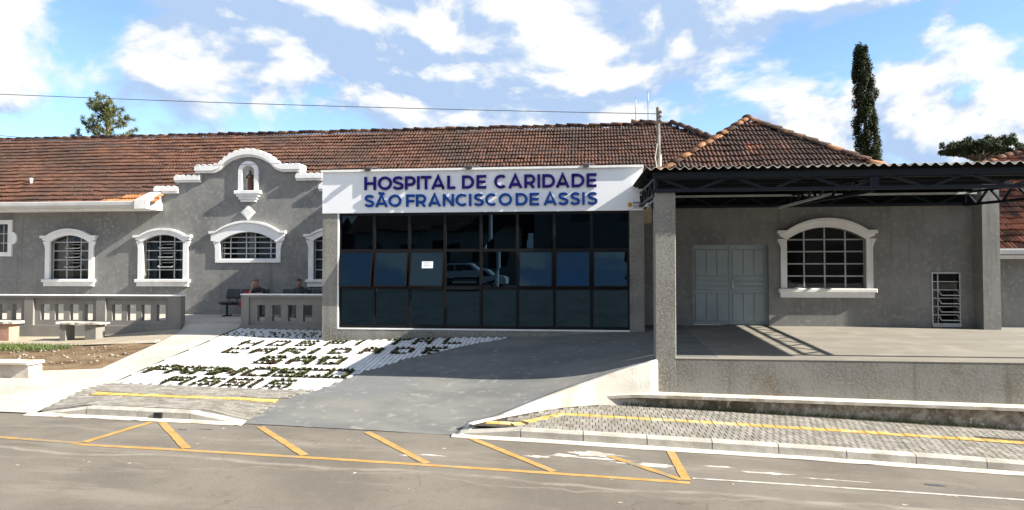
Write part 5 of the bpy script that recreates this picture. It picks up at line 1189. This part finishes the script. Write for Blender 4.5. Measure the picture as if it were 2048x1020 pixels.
# second person: charcoal shirt, hands in lap
x = -8.93; c = []; hd = (x, 20.62, 1.03)
head_caps(c, hd, 'skin', (x, 20.72, .85))
c += [((x, 20.74, .50), (x, 20.74, .64), .15, .15, 'shirt2'), ((x, 20.74, .64), (x, 20.72, .80), .15, .13, 'shirt2'), ((x - .17, 20.73, .81), (x + .17, 20.73, .81), .062, .062, 'shirt2')]
for s_ in (-1, 1):
    c += [((x + s_ * .18, 20.73, .80), (x + s_ * .235, 20.66, .58), .055, .046, 'shirt2'), ((x + s_ * .235, 20.66, .58), (x + s_ * .09, 20.44, .60), .042, .03, 'shirt2')]
    hand(c, (x + s_ * .09, 20.44, .60), (-s_ * .8, -.5, -.05), 'skin', (s_ * -.3, .2, 1), .5)
    c += [((x + s_ * .09, 20.70, .50), (x + s_ * .12, 20.27, .52), .088, .066, 'jeans'), ((x + s_ * .12, 20.27, .52), (x + s_ * .12, 20.24, .09), .06, .042, 'jeans'), ((x + s_ * .12, 20.27, .045), (x + s_ * .125, 20.07, .035), .04, .034, 'hair')]
sdf_person('person', 'seated person in a charcoal shirt facing the street beside the pavilion', c, hd, 'hair', (x, 20.6, 0))
bag = thing('red_bag', (-10.60, 20.55, .45), 'red cloth bag lying on the waiting seats beside a person', 'bag')
mb = MB().ball((-10.58, 20.60, .60), .17, 14, 10, (1.15, .7, .95)); mb.v = [(a + .015 * math.sin(c_ * 40), b_, max(c_, .447) + .012 * math.sin(a * 50)) for a, b_, c_ in mb.v]; mb.build('bag_body', 'red', bag, True)
MB().tube([(-10.66, 20.55, .72), (-10.64, 20.53, .80), (-10.56, 20.53, .81), (-10.52, 20.55, .73)], .012, 6).build('strap', 'red', bag, True)
jk = thing('red_jacket', (-10.66, 20.45, .3), 'red jacket hanging from the front of the waiting seats', 'jacket')
mb = MB(); n = 8
for i in range(n + 1):
    for j in range(6): mb.v.append((-10.74 + .16 * i / n, 20.405 - .02 * math.sin(i * 1.7) - .01 * j, .46 - .035 * j + .02 * math.sin(i)))
mb.f = [(6 * i + j, 6 * i + 6 + j, 6 * i + 7 + j, 6 * i + j + 1) for i in range(n) for j in range(5)]; m0 = len(mb.v); mb.v += [(a, b_ + .03, c_) for a, b_, c_ in mb.v]; mb.f += [tuple(m0 + q for q in reversed(f_)) for f_ in mb.f[:5 * n]]; mb.build('cloth', 'red', jk, True)

# ------------------------------------------------------------------ mast, antennas, wires
mp_ = thing('service_mast', (1.85, 19.6, 3.2), 'weathered electric service mast rising beside the tiled hip roof', 'mast')
MB().tube([(1.88, 19.6, 2.4), (1.87, 19.6, 4.6)], .055, 8).build('lower_pole', 'fibre', mp_); MB().tube([(1.85, 19.6, 4.5), (1.83, 19.6, 5.92)], .05, 8).build('upper_pole', 'wood', mp_)
for z in (5.5, 5.62, 5.74): MB().lathe((1.90, 19.56, z), [(.02, 0), (.045, .02), (.045, .06), (.02, .085)], 8).build('insulator', 'wood', mp_)
MB().tube([(1.80, 19.55, 4.9), (1.74, 19.5, 4.5), (1.79, 19.53, 4.2)], .02, 6).build('cable_drop', 'fibre', mp_)
for x, z1, lab in ((1.59, 7.67, 'shorter roof antenna with a thick upper rod'), (2.03, 7.88, 'taller thin roof antenna near the service mast')):
    a_ = thing('antenna', (x, 25.5, 6.7), lab, 'antenna'); MB().tube([(x, 25.5, 6.6), (x, 25.5, z1)], .012, 6).build('rod', 'wire', a_); MB().tube([(x, 25.5, z1 - .35), (x, 25.5, z1 - .05)], .022, 6).build('element', 'muntin', a_)
def wire(p, q, sag, label, r=.009):
    p = Vector(p); q = Vector(q); w = thing('overhead_wire', p, label, 'wire'); MB().tube([p.lerp(q, i / 24) - Vector((0, 0, sag * 4 * (i / 24) * (1 - i / 24))) for i in range(25)], r, 5).build('cable', 'wire', w)
wire((-24.2, 19.6, 7.30), (1.80, 19.6, 5.74), .1, 'upper overhead wire crossing the sky to the service mast', .011)
wire((-24.2, 19.6, 6.2), (-14.4, 24.5, 5.9), .05, 'lower overhead wire at the left passing behind the roof', .011)
wire((-14.0, 17.5, 4.2), (1.80, 19.58, 4.88), .12, 'slack wire running over the sign and gable to the mast', .007)

# ------------------------------------------------------------------ trees behind
def leafcloud(mb, c, r, n, size, flat_=1.0, shell=.55):
    c = Vector(c)
    for _ in range(n):
        d = Vector((random.gauss(0, 1), random.gauss(0, 1), random.gauss(0, 1))).normalized(); rad = r * (shell + (1 - shell) * random.random()) ; p_ = c + Vector((d.x * rad, d.y * rad, d.z * rad * flat_))
        a = Vector((random.gauss(0, 1), random.gauss(0, 1), random.gauss(0, 1))).normalized(); b_ = a.cross(d + Vector((.01, 0, .3))).normalized(); s_ = size * random.uniform(.6, 1.3)
        mb.add([p_ - a * s_ * .5, p_ + b_ * s_ * .3, p_ + a * s_ * .5, p_ - b_ * s_ * .3], [(0, 1, 2, 3)])
cy = thing('cypress_tree', (12.95, 34, -.6), 'tall narrow dark cypress standing behind the canopy', 'tree')
MB().tube([(12.95, 34, -.7), (12.8, 34, 5), (12.5, 34, 11)], [.22, .15, .03], 8).build('trunk', 'bark', cy)
mb = MB()
for k in range(190):
    t_ = (k + random.random()) / 190; z = 3.3 + 8.5 * t_; cxx = 12.94 - .44 * t_ ** 1.3 + .05 * math.sin(z * 2.1); R_ = .66 * (1 - .34 * t_ ** 2) * (1 if t_ < .93 else .7) * (1 + .09 * math.sin(z * 5.3 + 1)); th = k * 2.4 + random.random(); rr_ = R_ * (.45 + .4 * random.random())
    leafcloud(mb, (cxx + rr_ * math.cos(th), 34 + rr_ * math.sin(th), z), random.uniform(.15, .29) * (1 - .2 * t_), 260, .085, 1.8, .3)
leafcloud(mb, (12.42, 34, 11.8), .2, 160, .10, 1.6); leafcloud(mb, (13.25, 34, 6.2), .3, 240, .11, 1.4); leafcloud(mb, (13.38, 33.9, 5.8), .3, 240, .11, 1.6)
mb.build('crown', 'cypress', cy)
pn = thing('pine_tree', (-28.2, 38, -.6), 'open crowned pine rising behind the long roof at the left', 'tree')
mb = MB(); mb.tube([(-28.2, 38, -.7), (-28.3, 38, 6), (-28.25, 38, 11.2)], [.28, .2, .05], 8); tips = []
for k in range(34):
    z = random.uniform(7.2, 10.9); th = random.uniform(0, 6.28); L_ = (2.0 - .42 * (z - 8.6)) * random.uniform(.65, 1.0) if z > 8.6 else random.uniform(1.4, 2.0); L_ = max(.5, L_)
    b0 = Vector((-28.27, 38, z)); dr = Vector((math.cos(th), math.sin(th), 0)); pts_ = [b0, b0 + dr * L_ * .5 + Vector((0, 0, .2 * L_)), b0 + dr * L_ + Vector((0, 0, .62 * L_))]
    mb.tube(pts_, [.05, .035, .015], 5); 
    for t_ in np.linspace(.35, 1, 8): q = pts_[0].lerp(pts_[1], t_ * 2) if t_ < .5 else pts_[1].lerp(pts_[2], t_ * 2 - 1); tips.append(q + Vector((random.gauss(0, .14), random.gauss(0, .14), random.gauss(0, .1))))
tips += [Vector((-28.25 + random.gauss(0, .2), 38 + random.gauss(0, .2), z)) for z in np.linspace(10.2, 11.75, 14)]
mb.build('trunk', 'bark', pn); mb = MB()
for q in tips:
    for _ in range(42):
        d = Vector((random.gauss(0, 1), random.gauss(0, 1), random.gauss(.35, .9))).normalized(); l_ = random.uniform(.12, .26); s_ = d.cross(Vector((random.gauss(0, 1), random.gauss(0, 1), random.gauss(0, 1)))).normalized() * .014
        mb.add([q - s_, q + s_, q + d * l_ + s_ * .6, q + d * l_ - s_ * .6], [(0, 1, 2, 3)])
mb.build('crown', 'pine', pn)
ar = thing('araucaria_tree', (23.3, 45, -1), 'dark flat topped araucaria behind the canopy at the right', 'tree')
mb = MB(); mb.tube([(23.3, 45, -1), (23.3, 45, 8.6)], [.35, .22], 8); lf = MB()
for k in range(17):
    th = k * 2.399; L_ = 2.15 * math.sqrt((k + .6) / 17); tip = Vector((23.3 + L_ * math.cos(th), 45 + L_ * math.sin(th), 9.12 - .17 * L_ * L_ * .55 + random.gauss(0, .12))); b0 = Vector((23.3, 45, 7.6 + .05 * k))
    mb.tube([b0, b0.lerp(tip, .6) - Vector((0, 0, .15)), tip], [.07, .05, .03], 6)
    for _ in range(13): leafcloud(lf, tip + Vector((random.gauss(0, .26), random.gauss(0, .26), random.gauss(.02, .13))), random.uniform(.18, .30), 120, .11, .75, .25)
    for _ in range(3): leafcloud(lf, b0.lerp(tip, random.uniform(.6, .9)) - Vector((0, 0, .1)), .15, 40, .11, .8)
mb.build('trunk', 'bark', ar); lf.build('crown', 'arauc', ar)

# ------------------------------------------------------------------ across the street (seen in the dark glass)
HO = thing('opposite_house', (-9, -18, .7), 'pale house with tiled roof across the street, mirrored in the glass', 'house')
MB().box(-18.5, -4.5, -24, -17, .3, 4.5).build('wall', 'cream', HO)
rf = MB().add([(-19.2, -16.3, 4.45), (-3.8, -16.3, 4.45), (-3.8, -20.5, 7.0), (-19.2, -20.5, 7.0), (-19.2, -24.7, 4.45), (-3.8, -24.7, 4.45)], [(1, 0, 3, 2), (2, 3, 4, 5), (0, 4, 3), (1, 2, 5)]).build('roof', 'tile_red', HO)
tiled_plane(rf, (-3.8, -16.3, 4.48), (-1, 0, 0), (0, -4.2, 2.55), 15.4, 4.9, .222, .335, tileB, lambda a, s_: True, 0, None)
for x in (-16.6, -13.6, -10.6, -7.4):
    w_ = MB().box(x - .75, x + .75, -17.03, -16.96, 1.9, 3.5).build('window', 'alublack', HO); MB().box(x - .68, x - .02, -16.96, -16.95, 1.97, 3.43).box(x + .02, x + .68, -16.96, -16.95, 1.97, 3.43).build('pane', 'carglass', w_)
H2 = thing('opposite_shed', (3, -15, .6), 'dark two storey house across the street, mirrored in the glass', 'house')
MB().box(-3.5, 14, -24, -16, .3, 8.2).build('wall', 'farwall', H2)
for x in (-1.5, 2, 6, 10):
    for z in (1.8, 5.2): MB().box(x - .7, x + .7, -16.0, -15.96, z, z + 1.5).build('window', 'carglass', H2)
MB().box(-4, 14.5, -24.5, -15.5, 8.202, 8.5).build('roof', 'fibre', H2)
for nm_, xa, xb, h_, lab in (('opposite_shop', 15.5, 33, 6.2, 'grey shop building far right across the street'), ('opposite_row', -44, -20.5, 6.8, 'grey row house far left across the street')):
    h3 = thing(nm_, ((xa + xb) / 2, -19, .6), lab, 'house'); MB().box(xa, xb, -25, -16.5, .3, h_).build('wall', 'farwall', h3); MB().hexa([(xa - .5, -25.5, h_ + .002), (xb + .5, -25.5, h_ + .002), (xb + .5, -16, h_ + .002), (xa - .5, -16, h_ + .002), (xa + 1, -21.2, h_ + 2.6), (xb - 1, -21.2, h_ + 2.6), (xb - 1, -20.8, h_ + 2.6), (xa + 1, -20.8, h_ + 2.6)]).build('roof', 'tile', h3)
    for k in range(5): x = xa + 2 + k * (xb - xa - 4) / 4; MB().box(x - .7, x + .7, -16.5, -16.46, 1.9, 3.4).build('window', 'carglass', h3)
for x, lab in ((-6.2, 'white street pole across the street left of the mirrored car'), (-13.9, 'pale street pole near the far end of the mirrored house')):
    p_ = thing('street_pole', (x, -9, .4), lab, 'pole'); MB().tube([(x, -9, .2), (x, -9, 8)], [.14, .1], 10).build('pole', 'white', p_); MB().box(x - .9, x + .9, -9.08, -8.96, 7.2, 7.32).build('crossarm', 'wood', p_)
# hatchback
CR = thing('parked_car', (-7.6, -10.3, .42), 'silver hatchback parked across the street, mirrored in the glass', 'car')
cx0, cy0, cz0 = -7.6, -10.3, .36
prof = [(-1.85, .35), (-1.88, .62), (-1.70, .80), (-1.62, .92), (-1.25, 1.38), (-.9, 1.45), (.1, 1.45), (.55, 1.36), (1.05, .95), (1.75, .82), (1.88, .66), (1.88, .35)]
secs = []
for yy, kx, kz in ((-.82, .985, .0), (-.80, 1, 1), (0, 1.0, 1), (.80, 1, 1), (.82, .985, 0)):
    secs.append([(cx0 + x * kx, cy0 + yy * (1 - .14 * max(0, (z - .9) / .55)), cz0 + z) for x, z in prof])
mb = MB(); n = len(prof)
for s_ in secs[1:4]: mb.v += s_
for i in range(2):
    for k in range(n): mb.f.append((i * n + k, i * n + (k + 1) % n, (i + 1) * n + (k + 1) % n, (i + 1) * n + k))
mb.f += [tuple(range(n)), tuple(range(3 * n - 1, 2 * n - 1, -1))]
mb.build('body', 'carpaint', CR)
for s_ in (-1, 1):
    for x in (-1.18, 1.2):
        y = cy0 + s_ * .74; wv = MB().tube([(cx0 + x, y - .1, cz0 + .3), (cx0 + x, y + .1, cz0 + .3)], .3, 18).build('wheel', 'tyre', CR); MB().tube([(cx0 + x, y - .11, cz0 + .3), (cx0 + x, y + .11, cz0 + .3)], .18, 14).build('rim', 'metal', wv)
    yy = cy0 + s_ * .765
    for pl_ in ([(-1.38, .98), (-1.12, 1.32), (-.62, 1.36), (-.55, .96)], [(-.48, .96), (-.55, 1.36), (.1, 1.36), (.45, 1.27), (.82, .95)]):
        pp = [(cx0 + x, z) for x, z in pl_]; MB().add([(x, cy0 + s_ * (.815 - .8 * .14 * (z - .9) / .55), cz0 + z) for x, z in pp], [tuple(range(len(pp)))]).build('side_window', 'carglass', CR)
    MB().bbox(cx0 + 1.70, cx0 + 1.895, cy0 + s_ * .6 - .15, cy0 + s_ * .6 + .15, cz0 + .62, cz0 + .76, .02).build('headlight', 'paper', CR); MB().bbox(cx0 - 1.89, cx0 - 1.74, cy0 + s_ * .66 - .1, cy0 + s_ * .66 + .1, cz0 + .7, cz0 + .9, .02).build('tail_light', 'red', CR)
    MB().box(cx0 - 1.0, cx0 + 1.0, cy0 + s_ * .805 - .01, cy0 + s_ * .805 + .015, cz0 + .38, cz0 + .5).build('side_trim', 'black', CR)
